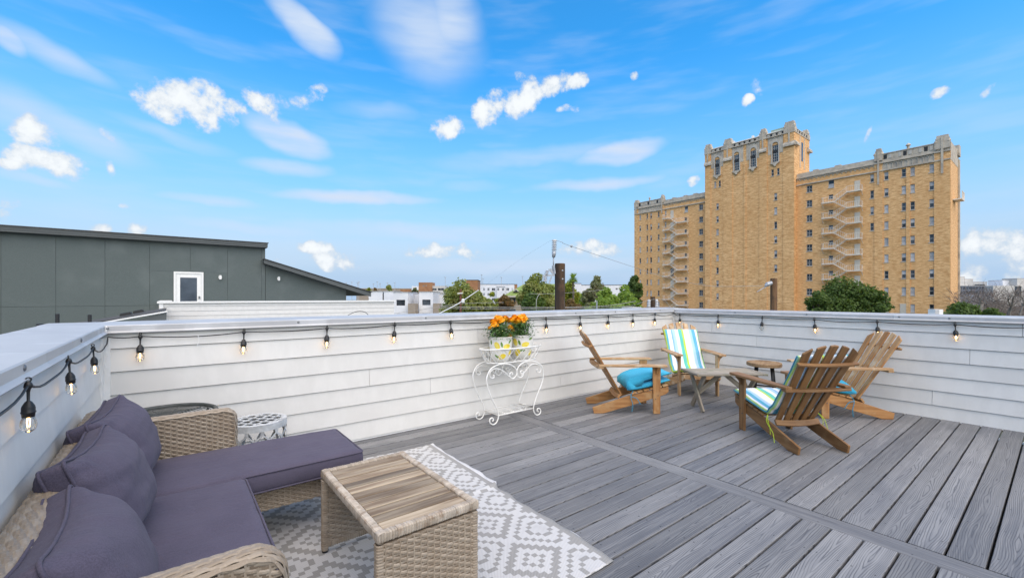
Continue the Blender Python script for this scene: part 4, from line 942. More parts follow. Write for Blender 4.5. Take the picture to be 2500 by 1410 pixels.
def stripe_mat():
    m, nt, b = newmat('striped_canvas'); tc = N(nt, 'ShaderNodeTexCoord').outputs['Object']; sp = N(nt, 'ShaderNodeSeparateXYZ', {0: tc})
    v = N(nt, 'ShaderNodeCombineXYZ', {0: M1(nt, 'MULTIPLY', sp.outputs[0], 14.0), 1: M1(nt, 'MULTIPLY', sp.outputs[1], 3.0), 2: M1(nt, 'MULTIPLY', sp.outputs[2], 3.0)}).outputs[0]
    n = N(nt, 'ShaderNodeTexNoise', {'Vector': v, 'Scale': 1.0, 'Detail': 5.0, 'Roughness': 0.65}).outputs['Fac']
    x = M1(nt, 'ADD', M1(nt, 'DIVIDE', M1(nt, 'ADD', sp.outputs[0], 0.245), 0.49), M1(nt, 'MULTIPLY', M1(nt, 'SUBTRACT', n, 0.5), 0.05))
    fine = N(nt, 'ShaderNodeTexNoise', {'Vector': N(nt, 'ShaderNodeMapping', {0: tc, 3: (260, 3, 3)}).outputs[0], 'Scale': 1.0, 'Detail': 2.0}).outputs['Fac']
    cr = N(nt, 'ShaderNodeValToRGB', {0: x}); el = cr.color_ramp.elements
    Wt, Tq, Lb, Lm, Gn, Bl = (.80, .82, .82), (.02, .40, .52), (.36, .58, .80), (.48, .64, .06), (.05, .50, .42), (.06, .34, .58)
    st = [(0, Lm), (.03, Lm), (.05, Tq), (.085, Tq), (.10, Wt), (.19, Wt), (.21, Bl), (.25, Lb), (.31, Lb), (.335, Wt), (.40, Wt), (.42, Gn), (.50, Gn), (.515, Lm), (.55, Lm), (.57, Wt), (.70, Wt), (.74, Lb), (.79, Lb), (.82, Tq), (.89, Bl), (.905, Wt), (.94, Wt), (.955, Lm), (1, Tq)]
    el[0].position, el[0].color = st[0][0], (*st[0][1], 1); el[1].position, el[1].color = st[-1][0], (*st[-1][1], 1)
    for p, c in st[1:-1]: e_ = el.new(p); e_.color = (*c, 1)
    c = MIX(nt, SS(nt, fine, 0.5, 0.75, 0.0, 0.35), cr.outputs[0], (0.80, 0.82, 0.82))
    nt.links.new(c, b.inputs['Base Color']); b.inputs['Roughness'].default_value = 0.85; bump(nt, b, fine, 0.2, 0.001); return m
M['stripe'] = stripe_mat()
M['turq'] = fabric_mat('turquoise_canvas', (0.004, 0.30, 0.46), (0.006, 0.37, 0.55))
M['limetie'] = pm('lime_tie', (0.42, 0.58, 0.04), rough=0.8); M['turqtie'] = pm('turquoise_tie', (0.01, 0.25, 0.38), rough=0.8)
def pathfn(pts):
    P = catmull([Vector((0, *p)) for p in pts], 8); cum = [0.0]
    for a, b in zip(P[:-1], P[1:]): cum.append(cum[-1] + (b - a).length)
    def f(s):
        s = max(0.0, min(1.0, s)) * cum[-1]; i = 0
        while i < len(cum) - 2 and cum[i+1] < s: i += 1
        t = (s - cum[i]) / max(1e-9, cum[i+1] - cum[i]); d = (P[i+1] - P[i]).normalized(); return P[i].lerp(P[i+1], t), d
    return f, cum[-1]
def like_chair(name, ch, **kw):
    return empty(name, ch.location, ch.rotation_euler.z, **kw)
def striped(ch, label, seed, blen=0.70):
    root = like_chair('striped_cushion', ch, label=label, cat='cushion', group='striped cushions on the adirondack chairs')
    off = Vector((0, -0.036, 0.020)); tops = B0_ + BD * blen + off
    pts = [(-0.140, 0.352), (-0.08, 0.345), (0.10, 0.302), (0.28, 0.262), (0.345, 0.262), (0.375, 0.300)] + [tuple((B0_ + BD * l + off)[1:]) for l in (0.16, 0.35, 0.52)] + [tuple(tops[1:])]
    f, L = pathfn(pts)
    def fn(p, n):
        s = p.y / L + 0.5; c, d = f(s); nn = Vector((1, 0, 0)).cross(d)
        bul = 1 + 0.45 * (1 - (p.x / 0.235) ** 4) * (0.6 + 0.4 * math.sin(s * 2 * math.pi * 2.0) ** 2) + 0.25 * fnoise(p, 9, seed)
        return Vector((p.x * (1 + 0.02 * math.sin(s * 14)), c.y, c.z)) + nn * (p.z * bul)
    rbox(0.235, L/2, 0.018, 0.016, 24, 56, 3, fn).build('cover', M['stripe'], root, world=False, smooth=True)
    for sx in (-0.236, 0.236):
        pp = []
        for k in range(40):
            c, d = f(k / 39); pp.append((sx * (1 + 0.02 * math.sin(k / 39 * 14)), c.y, c.z))
        MB().tube(pp, 0.006, 6).build('piping', M['turqtie'] if sx > 0 else M['limetie'], root, world=False, smooth=True)
    for sx in (-1, 1):
        for (dx, dz, dy) in ((0.02, -0.16, 0.06), (0.035, -0.21, 0.13)):
            b = Vector((sx * 0.245, 0.37, 0.245)); MB().tube(catmull([b, b + Vector((sx * dx, 0.03, -0.05)), b + Vector((sx * dx * 0.6, dy * 0.7, dz * 0.65)), b + Vector((sx * dx, dy, dz))], 5), 0.0028, 5).build('tie', M['limetie'], root, world=False)
    return root
striped(chairs[1], 'blue and lime striped cushion on the chair in the wall corner', 2.0)
striped(chairs[2], 'blue and lime striped cushion glimpsed through the slats of the chair with its back turned', 5.0)
def folded(ch, label, seed, flop=0.0):
    root = like_chair('turquoise_cushion', ch, label=label, cat='cushion', group='folded turquoise cushions')
    out = [(-0.155, 0.030), (-0.08, 0.008), (0.05, 0.0), (0.20, 0.004), (0.300, 0.022), (0.338, 0.075), (0.325, 0.135), (0.26, 0.168), (0.14, 0.172), (0.02, 0.160), (-0.08, 0.132), (-0.17, 0.098), (-0.10, 0.088), (0.02, 0.084), (0.14, 0.078), (0.235, 0.074), (0.14, 0.070), (0.02, 0.068), (-0.08, 0.056)]
    P = catmull([Vector((0, a, b)) for a, b in out], 4, True); n = len(P); nx = 22; hw = 0.225
    def fn(u, v):
        p = P[int(round(v * n)) % n]; uu = 2*u - 1; e_ = max(0.0, 1 - abs(uu) ** 5) ** 0.5
        mid = 0.040 if p.z < 0.078 else 0.125
        z = mid + (p.z - mid) * (0.25 + 0.75 * e_) + 0.008 * fnoise((uu * 0.25, p.y, p.z * 3), 8, seed) - flop * 0.05 * abs(uu) ** 2 * (p.z > 0.078)
        y = p.y + 0.012 * fnoise((uu * 0.3, p.z, 1), 9, seed)
        zz = 0.318 - 0.2418 * (p.y + 0.088) + 0.0
        return (uu * hw * (1 + 0.02 * math.sin(p.y * 20)), y, zz + z)
    mb = MB().grid(fn, nx, n, False, True)
    for i, sgn in ((0, 1), (nx, -1)):
        ring = [i * n + j for j in range(n)]; mb.f.append(tuple(ring if sgn > 0 else ring[::-1]))
    mb.build('cover', M['turq'], root, world=False, smooth=True)
    for sx in (-1, 1):
        b = Vector((sx * 0.232, 0.27, 0.25))
        MB().tube(catmull([b, b + Vector((sx * 0.02, 0.03, -0.06)), b + Vector((sx * 0.028, 0.01, -0.15)), b + Vector((sx * 0.022, 0.02, -0.225))], 5), 0.0042, 5).build('tie', M['turqtie'], root, world=False)
        MB().tube(catmull([b + Vector((sx * 0.02, 0.03, -0.06)), b + Vector((sx * 0.03, -0.03, -0.075)), b + Vector((sx * 0.03, -0.075, -0.14))], 5), 0.0042, 5).build('tie', M['turqtie'], root, world=False)
folded(chairs[0], 'plump turquoise cushion folded in half on the chair by the long wall', 1.0)
folded(chairs[3], 'turquoise cushion slumped on the seat of the tall bare-backed chair', 6.0, 1.0)

# ------------------------------------------------------------------ low slatted table and round side table between the chairs
tt = empty('slatted_table', (5.045, 2.455, 0.002), R(-36), label='low grey wooden table with slatted top and crossed legs, amid the four deck chairs', cat='table')
for k in range(6):
    piece(tt, 'top_slat', rect(0.70, 0.066), 0.020, axes((0, -0.1775 + 0.071 * k, 0.425), (1, 0, 0), (0, 1, 0)), M['greywood'])
for s in (-1, 1):
    piece(tt, 'end_batten', rect(0.44, 0.055), 0.022, axes((s * 0.375, 0, 0.4255), (0, 1, 0), (1, 0, 0)), M['greywood'])
    for q in (-1, 1):
        a, b = Vector((s * 0.30 + q * 0.0125, q * 0.165, 0.0)), Vector((s * 0.30 + q * 0.0125, -q * 0.150, 0.413))
        piece(tt, 'leg', [(0, -0.030), ((b-a).length, -0.030), ((b-a).length, 0.030), (0, 0.030)], 0.023, axes(a, b - a, (0, 1, 0)), M['greywood'])
    a, b = Vector((s * 0.285, 0, 0.19)), Vector((s * 0.02, 0, 0.405))
    piece(tt, 'brace', [(0, -0.025), ((b-a).length, -0.025), ((b-a).length, 0.025), (0, 0.025)], 0.022, axes(a, b - a, (0, 0, 1)), M['greywood'])
sp_ = at(1866, 884, 5.55)
st = empty('side_table', (sp_.x, sp_.y, 0.002), 0.3, label='round wooden side table with dark legs beside the slatted table', cat='table')
def top_r(t): return 0.205 * (1 + 0.03 * math.sin(2*t + 1) + 0.02 * math.sin(5*t))
mb = MB(); nn = 36; hz = sp_.z
mb.prism([(top_r(2*math.pi*k/nn)*math.cos(2*math.pi*k/nn), top_r(2*math.pi*k/nn)*math.sin(2*math.pi*k/nn)) for k in range(nn)], lambda a, b, d: (a, b, d), hz - 0.045, hz)
bevel(mb.build('top', wood('slab_wood', (0.28, 0.15, 0.07), (0.40, 0.25, 0.13), (0.20, 0.11, 0.05)), st, world=False), 0.006, 2)
for k in range(4):
    t = R(45 + 90*k); MB().tube([(0.12*math.cos(t), 0.12*math.sin(t), hz - 0.044), (0.17*math.cos(t), 0.17*math.sin(t), 0.0)], [0.017, 0.014], 10).build('leg', M['black'], st, world=False, smooth=True)
for k in range(4):
    t, t2 = R(45 + 90*k), R(135 + 90*k); MB().tube([(0.147*math.cos(t), 0.147*math.sin(t), 0.20 - 0.02*(k % 2)), (0.147*math.cos(t2), 0.147*math.sin(t2), 0.20 - 0.02*(k % 2))], 0.009, 8).build('rung', M['black'], st, world=False, smooth=True)

# ------------------------------------------------------------------ the brick tower hotel
def brick_mat():
    m, nt, b = newmat('tan_brick'); tc = N(nt, 'ShaderNodeTexCoord').outputs['Object']
    st = N(nt, 'ShaderNodeTexNoise', {'Vector': N(nt, 'ShaderNodeMapping', {0: tc, 3: (1.1, 1.1, 5.0)}).outputs[0], 'Scale': 1.0, 'Detail': 7.0, 'Roughness': 0.72}).outputs['Fac']
    big = N(nt, 'ShaderNodeTexNoise', {'Vector': tc, 'Scale': 0.12, 'Detail': 4.0}).outputs['Fac']
    fin = N(nt, 'ShaderNodeTexNoise', {'Vector': N(nt, 'ShaderNodeMapping', {0: tc, 3: (5, 5, 14)}).outputs[0], 'Scale': 1.0, 'Detail': 2.0}).outputs['Fac']
    c = MIX(nt, SS(nt, st, 0.34, 0.66), (0.56, 0.265, 0.098), (0.92, 0.565, 0.28))
    c = MIX(nt, SS(nt, big, 0.35, 0.7, 0.0, 0.35), c, (0.64, 0.32, 0.12))
    c = MIX(nt, SS(nt, fin, 0.55, 0.75, 0.0, 0.5), c, (0.38, 0.19, 0.075))
    nt.links.new(c, b.inputs['Base Color']); b.inputs['Roughness'].default_value = 0.85; bump(nt, b, st, 0.5, 0.06); return m
M['brick'] = brick_mat()
M['stone'] = pm('weathered_limestone', (0.56, 0.485, 0.39), (0.42, 0.36, 0.29), ns=1.3, rough=0.85, bmp=0.4, bd=0.05, c3=(0.32, 0.28, 0.235), c3s=0.6, detail=8)
M['sill'] = pm('pale_stone_sill', (0.50, 0.46, 0.40), ns=3, rough=0.7)
M['escape'] = pm('cream_painted_steel', (0.80, 0.745, 0.66), (0.72, 0.66, 0.57), ns=2, rough=0.5)
M['frame'] = pm('pale_window_frame', (0.52, 0.50, 0.46), ns=5, rough=0.5)
M['winglass'] = pm('dark_window_glass', (0.025, 0.032, 0.040), (0.06, 0.075, 0.09), ns=0.6, rough=0.08, rand=0.5)
M['blind'] = pm('white_blind', (0.52, 0.53, 0.54), (0.42, 0.44, 0.46), ns=1.5, rough=0.7, rand=0.2)
M['doorpale'] = pm('cream_door', (0.58, 0.52, 0.43), rough=0.6)
HX = 108.0
hotel = empty('brick_hotel', (HX, 46.0, -10), label='tall tan brick tower hotel with stone trim and fire escapes, rising above the shaded wall', cat='building')
rh = random.Random(21)
def fx(x): return lambda a, b, d: (x + d, a, b)
FL = [24.5 - 3.165 * i for i in range(9)]
TXf = 106.8; kT = TXf / HX                       # tower front plane; y and z rescaled from the wing plane
ty = lambda y: y * kT
tz = lambda z: H + (z - H) * kT
wins_R, wins_L, wins_T = [], [], []              # (y0, y1, z0, z1, kind)
def W_(lst, y, z, w, h, kind): lst.append((y - w/2, y + w/2, z - h/2, z + h/2, kind))
for i, z in enumerate(FL):
    W_(wins_R, 33.92, z, 1.06, 1.42, 'wide')
    for c in (21.14, 17.40, 14.82): W_(wins_R, c, z, 0.62, 1.50, 'tall')
    if i < 8: W_(wins_R, 18.62, z, 0.62, 1.50, 'tall')
    if i < 4: W_(wins_R, 23.31, z, 0.56, 1.50, 'tall')
    W_(wins_L, 58.20, z, 1.06, 1.42, 'wide')
    for c in (76.75, 74.30, 73.10, 70.65): W_(wins_L, c, z, 0.58, 1.45, 'tall')
    if i < 4: W_(wins_L, 68.45, z, 0.50, 1.45, 'tall')
for i in range(8):
    zz = 21.75 - 3.165 * i
    if i < 6: W_(wins_R, 30.05, zz + 0.35, 0.80, 0.85, 'small')
    W_(wins_L, 62.45, zz + 0.25, 0.80, 0.80, 'small')
W_(wins_R, 30.0, 24.75, 1.0, 1.5, 'panel'); W_(wins_L, 62.3, 24.6, 1.0, 1.5, 'panel')
for i in range(8): W_(wins_T, ty(53.9), tz(24.0 - 3.22 * i), 0.62, 1.45, 'tall')
for i in range(8): W_(wins_T, ty(40.55), tz(24.05 - 3.25 * i), 0.62, 1.55, 'tall')
for y in (54.48, 53.34, 41.2, 40.02): W_(wins_T, ty(y), tz(29.57), 0.52, 1.5, 'tall')
ARCH = [(ty(y), 31.5, 36.0) for y in (53.88, 49.15, 45.33, 40.58)]
holesR = [w[:4] for w in wins_R]; holesL = [w[:4] for w in wins_L]; holesT = [w[:4] for w in wins_T] + [(y - 0.62, y + 0.62, a, b - 0.62) for y, a, b in ARCH]
MB().facade(12.4, 37.0, -10, 27.0, holesR, fx(HX), 0.28).build('wing_wall', M['brick'], hotel)
MB().facade(56.4, 78.7, -10, 27.0, holesL, fx(HX), 0.28).build('wing_wall', M['brick'], hotel)
mb = MB().facade(36.35, 56.45, -10, 37.9, holesT, fx(TXf), 0.28)
mb.add([(TXf, 36.35, -10), (TXf + 9, 36.35, -10), (TXf + 9, 36.35, 37.9), (TXf, 36.35, 37.9), (TXf + 9, 56.45, 37.9), (TXf + 9, 56.45, -10), (TXf, 56.45, 37.9), (TXf, 56.45, -10)], [(1, 0, 3, 2), (1, 2, 4, 5), (4, 6, 7, 5)])
mb.build('tower_walls', M['brick'], hotel)
mb = MB().box(HX + 0.29, HX + 9, 12.4, 36.9, -10, 26.9).box(HX + 0.29, HX + 9, 56.5, 78.7, -10, 26.9).box(TXf + 0.29, TXf + 8.9, 36.4, 56.4, -10, 37.4)
mb.build('interior_shell', M['brick'], hotel)
def wing_end(y0, y1, x0, nm):
    hs = []
    for z in FL: 
        for c in (x0 + 2.6, x0 + 4.4): hs.append((c - 0.3, c + 0.3, z - 0.75, z + 0.75))
    mb = MB().facade(x0, x0 + 9, -10, 27.0, hs, lambda a, b, d: (a, y0 + d, b), 0.3); mb.build('end_wall', M['brick'], hotel)
    for h in hs: MB().box(h[0], h[1], y0 + 0.2, y0 + 0.25, h[2], h[3]).build('window', M['winglass'], hotel)
wing_end(12.395, 0, HX, 'r')
def window(lst, x):
    for (a, b, c, d, kind) in lst:
        f = MB(); t = 0.055; e_ = x + 0.13
        f.box(e_, e_ + 0.08, a, a + t, c, d).box(e_, e_ + 0.08, b - t, b, c, d).box(e_, e_ + 0.08, a + t, b - t, c, c + t).box(e_, e_ + 0.08, a + t, b - t, d - t, d)
        zm = (c + d) / 2; f.box(e_ + 0.01, e_ + 0.07, a + t, b - t, zm - 0.03, zm + 0.03)
        if kind == 'wide': f.box(e_ + 0.01, e_ + 0.07, (a+b)/2 - 0.02, (a+b)/2 + 0.02, c + t, d - t); f.box(e_ + 0.012, e_ + 0.068, a + t, b - t, c + (d-c)*0.25, c + (d-c)*0.25 + 0.03)
        w = f.build('window', M['frame'], hotel)
        MB().box(e_ + 0.09, e_ + 0.10, a, b, c, d).build('pane', M['winglass'], w)
        if kind == 'tall' and rh.random() < 0.62:
            k = rh.choice((0.0, 0.0, 0.0, 0.3, 0.45, 0.5)); MB().box(e_ + 0.082, e_ + 0.087, a + t, b - t, c + t + (d-c-2*t)*k, d - t).build('blind', M['blind'], w)
        if kind == 'panel': MB().box(e_ + 0.075, e_ + 0.088, a + t, b - t, c + t, zm).build('blind', M['blind'], w)
        MB().box(x - 0.09, x + 0.13, a - 0.10, b + 0.10, c - 0.14, c - 0.001).build('sill', M['sill'], w)
window(wins_R, HX); window(wins_L, HX); window(wins_T, TXf)
# pilasters and corner piers in brick
for (a, b, z) in ((21.66, 22.92, 27.0), (17.74, 18.26, 25.4), (12.42, 14.49, 27.0), (77.2, 78.68, 27.0), (73.36, 74.02, 25.4), (68.93, 69.9, 27.0)): MB().box(HX - 0.12, HX - 0.002, a, b, -10, z).build('pilaster', M['brick'], hotel)
for (a, b) in ((55.0, 56.44), (49.6, 51.8), (46.5, 46.98), (41.85, 43.5), (36.37, 38.55)): MB().box(TXf - 0.12, TXf - 0.002, a, b, -10, 34.6 if b - a > 0.6 else 33.0).build('pilaster', M['brick'], hotel)
for (a, b) in ((55.05, 56.42), (49.75, 51.65), (42.0, 43.35), (36.39, 38.4)): MB().box(TXf - 0.22, TXf - 0.001, a, b, 34.9, 37.2).build('pilaster', M['brick'], hotel)
# stone: string courses, friezes with blind arches, parapets, piers
def stonebox(x, y0, y1, z0, z1, name='stone_band', d=0.15): return MB().box(x - d, x + 0.1, y0, y1, z0, z1).build(name, M['stone'], hotel)
for (a, b) in ((12.39, 36.35), (56.45, 78.72)):
    stonebox(HX, a, b, 25.50, 25.72, d=0.26); stonebox(HX, a, b, 27.0, 27.6, 'parapet', 0.05); 
    MB().box(HX - 0.30, HX + 9.0, a, b, 27.0, 27.14).build('cornice', M['stone'], hotel)
for (a, b) in ((22.93, 36.3), (56.5, 68.9)): stonebox(HX, a, b, 27.61, 28.15, 'parapet', 0.0)
for (a, b) in ((14.5, 21.65), (69.92, 77.18)):
    stonebox(HX, a, b, 25.73, 26.99, 'frieze', 0.03); stonebox(HX, a, b, 27.61, 28.70, 'parapet', 0.04); stonebox(HX, a - 0.05, b + 0.05, 28.71, 28.86, 'coping', 0.16)
    n = 10
    for k in range(n + 1):
        y = a + (b - a) * k / n; MB().box(HX - 0.14, HX - 0.031, y - 0.05, y + 0.05, 25.74, 26.55).build('arch_column', M['stone'], hotel)
        if k < n:
            c = a + (b - a) * (k + 0.5) / n; r = (b - a) / n / 2 - 0.02
            MB().tube([(HX - 0.09, c + r*math.cos(t), 26.5 + r*1.1*math.sin(t)) for t in np.linspace(0, math.pi, 9)], 0.06, 5).build('arch', M['stone'], hotel)
            if k % 2 == 0: MB().box(HX - 0.13, HX - 0.041, c - 0.22, c + 0.22, 27.75, 28.5).build('parapet_panel', M['sill'], hotel)
            else: MB().box(HX - 0.07, HX - 0.041, c - 0.25, c + 0.25, 27.72, 28.55).build('parapet_panel', M['gap'] if k % 4 == 1 else M['stone'], hotel)
for (a, b) in ((22.95, 36.3), (56.5, 68.9)):
    n = int((b - a) / 0.72)
    for k in range(n):
        c = a + (b - a) * (k + 0.5) / n; r = (b - a) / n / 2 - 0.03
        MB().tube([(HX - 0.07, c + r*math.cos(t), 26.45 + r*math.sin(t)) for t in np.linspace(0, math.pi, 7)], 0.07, 4).build('arch', M['stone'], hotel)
    stonebox(HX, a, b, 26.82, 26.99, d=0.10)
def pier(x, y0, y1, z0, z1, drop):
    m = (y0 + y1) / 2; h = z1 - z0
    mb = MB().box(x - 0.30, x + 1.0, y0, y1, z0, z0 + h*0.45).box(x - 0.26, x + 0.9, y0 + 0.12, y1 - 0.12, z0 + h*0.45, z0 + h*0.8).box(x - 0.22, x + 0.8, y0 + 0.25, y1 - 0.25, z0 + h*0.8, z1)
    mb.box(x - 0.38, x - 0.301, m - 0.16, m + 0.16, z0 - drop, z1 - 0.3)
    for s in (-1, 1): mb.lathe([(0.0, -0.15), (0.22, -0.1), (0.28, 0.1), (0.2, 0.3), (0.0, 0.4)], 8, (x - 0.1, m + s * (y1 - y0) * 0.42, z0 + h*0.5))
    mb.build('pier_cap', M['stone'], hotel)
pier(HX, 12.42, 14.45, 27.6, 30.0, 4.4); pier(HX, 21.66, 22.92, 27.6, 29.95, 4.6); pier(HX, 77.25, 78.68, 27.6, 29.7, 2.0); pier(HX, 68.95, 69.9, 27.6, 29.75, 3.0)
MB().lathe([(0.25, 28.8), (0.2, 29.3), (0.42, 29.5), (0.2, 29.8), (0.0, 29.95)], 8, (HX + 0.1, 18.0, 0)).build('finial', M['stone'], hotel)
MB().lathe([(0.2, 28.8), (0.16, 29.3), (0.32, 29.5), (0.16, 29.8), (0.0, 29.95)], 8, (HX + 0.1, 73.6, 0)).build('finial', M['stone'], hotel)
MB().box(HX, HX + 9, 12.36, 12.39, 25.5, 28.7).build('end_stone', M['stone'], hotel)
MB().box(HX + 7.5, HX + 9.2, 12.1, 13.4, 27.6, 29.6).box(HX + 8.2, HX + 9.1, 12.15, 12.38, -10, 27).build('pier_cap', M['stone'], hotel)
# tower crown
MB().box(TXf - 0.32, TXf + 9.1, 36.25, 56.55, 37.2, 37.4).build('cornice', M['stone'], hotel)
MB().box(TXf - 0.10, TXf + 9.0, 36.34, 56.46, 37.41, 38.05).build('parapet', M['stone'], hotel)
MB().box(TXf - 0.25, TXf + 9.1, 36.28, 56.52, 38.06, 38.20).build('coping', M['stone'], hotel)
for k in range(34):
    y = 36.9 + k * 0.58
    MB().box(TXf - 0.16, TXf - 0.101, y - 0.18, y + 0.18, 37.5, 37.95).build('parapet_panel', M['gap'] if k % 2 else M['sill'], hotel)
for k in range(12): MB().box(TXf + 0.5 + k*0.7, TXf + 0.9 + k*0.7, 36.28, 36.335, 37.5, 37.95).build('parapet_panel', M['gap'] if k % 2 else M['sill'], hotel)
for (a, b) in ((54.8, 56.5), (49.7, 51.7), (41.95, 43.4), (36.2, 38.4)):
    pier(TXf, a, b, 37.4, 39.7, 2.5 if a > 40 else 3.0)
    mb = MB().prism([(0.0, 34.3), (-0.55, 34.3), (-0.55, 34.7), (-0.20, 35.3), (0.0, 35.3)], lambda p, q, d: (TXf + p - 0.001, d, q), a - 0.02, b + 0.02); mb.build('weathering', M['stone'], hotel)
pier(TXf + 8.0, 36.2, 37.6, 37.4, 39.6, 2.0)
MB().prism([(0.0, 34.3), (-0.6, 34.3), (-0.6, 34.7), (-0.2, 35.3), (0.0, 35.3)], lambda p, q, d: (d, 36.35 + p - 0.001, q), TXf - 0.3, TXf + 1.6).build('weathering', M['stone'], hotel)
MB().prism([(0.0, 34.3), (-0.6, 34.3), (-0.6, 34.7), (-0.2, 35.3), (0.0, 35.3)], lambda p, q, d: (d, 36.35 + p - 0.001, q), TXf + 7.3, TXf + 9.2).build('weathering', M['stone'], hotel)
MB().box(TXf + 3.0, TXf + 3.4, 36.3, 36.345, 30, 37.1).box(TXf + 5.6, TXf + 6.0, 36.3, 36.345, 30, 37.1).build('side_pilaster', M['stone'], hotel)
MB().box(TXf + 4.0, TXf + 5.0, 36.335, 36.345, 31.6, 35.8).build('window', M['winglass'], hotel)
for y, za, zb in ARCH:
    # stone field round the arched window, with arch opening
    hw = 1.55; arcp = [(0.62*math.cos(t), zb - 0.62 + 0.62*math.sin(t)) for t in np.linspace(math.pi, 0, 13)]
    inner = [(-0.62, za)] + arcp + [(0.62, za)]; outer = [(-0.82, za - 0.05)] + [(-0.82 + 1.64*(0.5 - 0.5*math.cos(t)), zb - 0.55 + 0.95*math.sin(t)) for t in np.linspace(0, math.pi, 13)] + [(0.82, za - 0.05)]
    def strip(mb, A, B, x0_, x1_):
        n = len(A)
        for i in range(n - 1):
            q = [A[i], A[i+1], B[i+1], B[i]]
            mb.add([(x0_, y + p[0], p[1]) for p in q] + [(x1_, y + p[0], p[1]) for p in q], [(0, 1, 2, 3), (7, 6, 5, 4), (0, 4, 5, 1), (1, 5, 6, 2), (2, 6, 7, 3), (3, 7, 4, 0)])
    mb = MB(); strip(mb, inner, outer, TXf - 0.20, TXf + 0.05)
    sur = mb.build('arched_surround', M['sill'], hotel)
    fld = [(-hw, 33.4)] + [(-hw + 2*hw*(0.5 - 0.5*math.cos(t)), 37.15) for t in np.linspace(0, math.pi, 13)] + [(hw, 33.4)]
    o2 = [(p[0], max(p[1], 33.4)) for p in outer]
    mb = MB(); strip(mb, o2, fld, TXf - 0.06, TXf - 0.003); mb.build('stone_field', M['stone'], hotel)
    f = MB()
    for yy in (-0.58, -0.2, 0.2, 0.55): f.box(TXf + 0.10, TXf + 0.15, y + yy, y + yy + 0.05, za, zb - (0.5 if abs(yy) > 0.4 else 0.08))
    for zz in np.arange(za, zb - 0.3, 0.62): f.box(TXf + 0.11, TXf + 0.14, y - 0.6, y + 0.6, zz, zz + 0.05)
    w = f.build('arched_window', M['frame'], hotel)
    MB().box(TXf + 0.16, TXf + 0.18, y - 0.62, y + 0.62, za, zb).build('pane', M['winglass'], w)
    MB().box(TXf + 0.07, TXf + 0.099, y - 0.6, y + 0.6, za + 2.1, za + 2.75).build('spandrel', M['gap'], w)
    MB().prism([(-0.95, za - 0.02), (0.95, za - 0.02), (0.9, za - 0.22), (0.3, za - 0.6), (0.12, za - 0.95), (-0.12, za - 0.95), (-0.3, za - 0.6), (-0.9, za - 0.22)], lambda p, q, d: (d, y + p, q), TXf - 0.42, TXf - 0.003).build('bracketed_sill', M['stone'], w)
    for s in (-1, 1):
        for k in range(3):
            c = s * (0.62 + 0.34 * k - 0.02); c = s * (0.30 + 0.42 * k)
            MB().tube([(TXf - 0.10, y + c + 0.17*math.cos(t), 36.85 + 0.17*math.sin(t)) for t in np.linspace(0, math.pi, 7)], 0.05, 4).build('arch', M['sill'], hotel)
# rooftop plant on the tower
MB().box(TXf + 3, TXf + 5.5, 39.6, 42.2, 38.2, 39.9).build('plant_room', pm('verdigris_roof', (0.24, 0.33, 0.25), (0.38, 0.40, 0.30), ns=1), hotel)
MB().box(TXf + 0.4, TXf + 8.5, 37, 56, 38.21, 38.55).build('roof_edge', M['whitemetal'], hotel)
for (y, z) in ((50.2, 39.6), (46.6, 40.2), (45.9, 39.6), (45.2, 39.9), (44.4, 40.3), (43.9, 40.2)):
    mb = MB().box(TXf + 3.95, TXf + 4.05, y - 0.05, y + 0.05, 38.5, z).box(TXf + 3.8, TXf + 4.2, y - 0.22, y + 0.22, z - 0.5, z); mb.build('antenna', M['escape'], hotel)
MB().box(TXf + 1.5, TXf + 3.0, 50.3, 51.3, 38.5, 39.7).build('vent_hood', M['flashing'], hotel)
for (y, w) in ((32.6, 1.0), (28.6, 1.1), (66.2, 0.9), (62.8, 0.9), (59.9, 1.0)): MB().box(HX + 1, HX + 2.2, y, y + w, 27.2, 28.65).build('chimney', M['stone'], hotel)
# small iron balcony on the end wall
MB().box(HX + 2.2, HX + 5.2, 11.2, 12.38, 18.6, 18.8).build('balcony_floor', M['escape'], hotel)
mb = MB()
for k in range(9): mb.box(HX + 2.2 + k*0.37, HX + 2.25 + k*0.37, 11.2, 11.24, 18.8, 20.0)
mb.box(HX + 2.2, HX + 5.25, 11.18, 11.26, 20.0, 20.08); mb.build('balcony_railing', M['escape'], hotel)
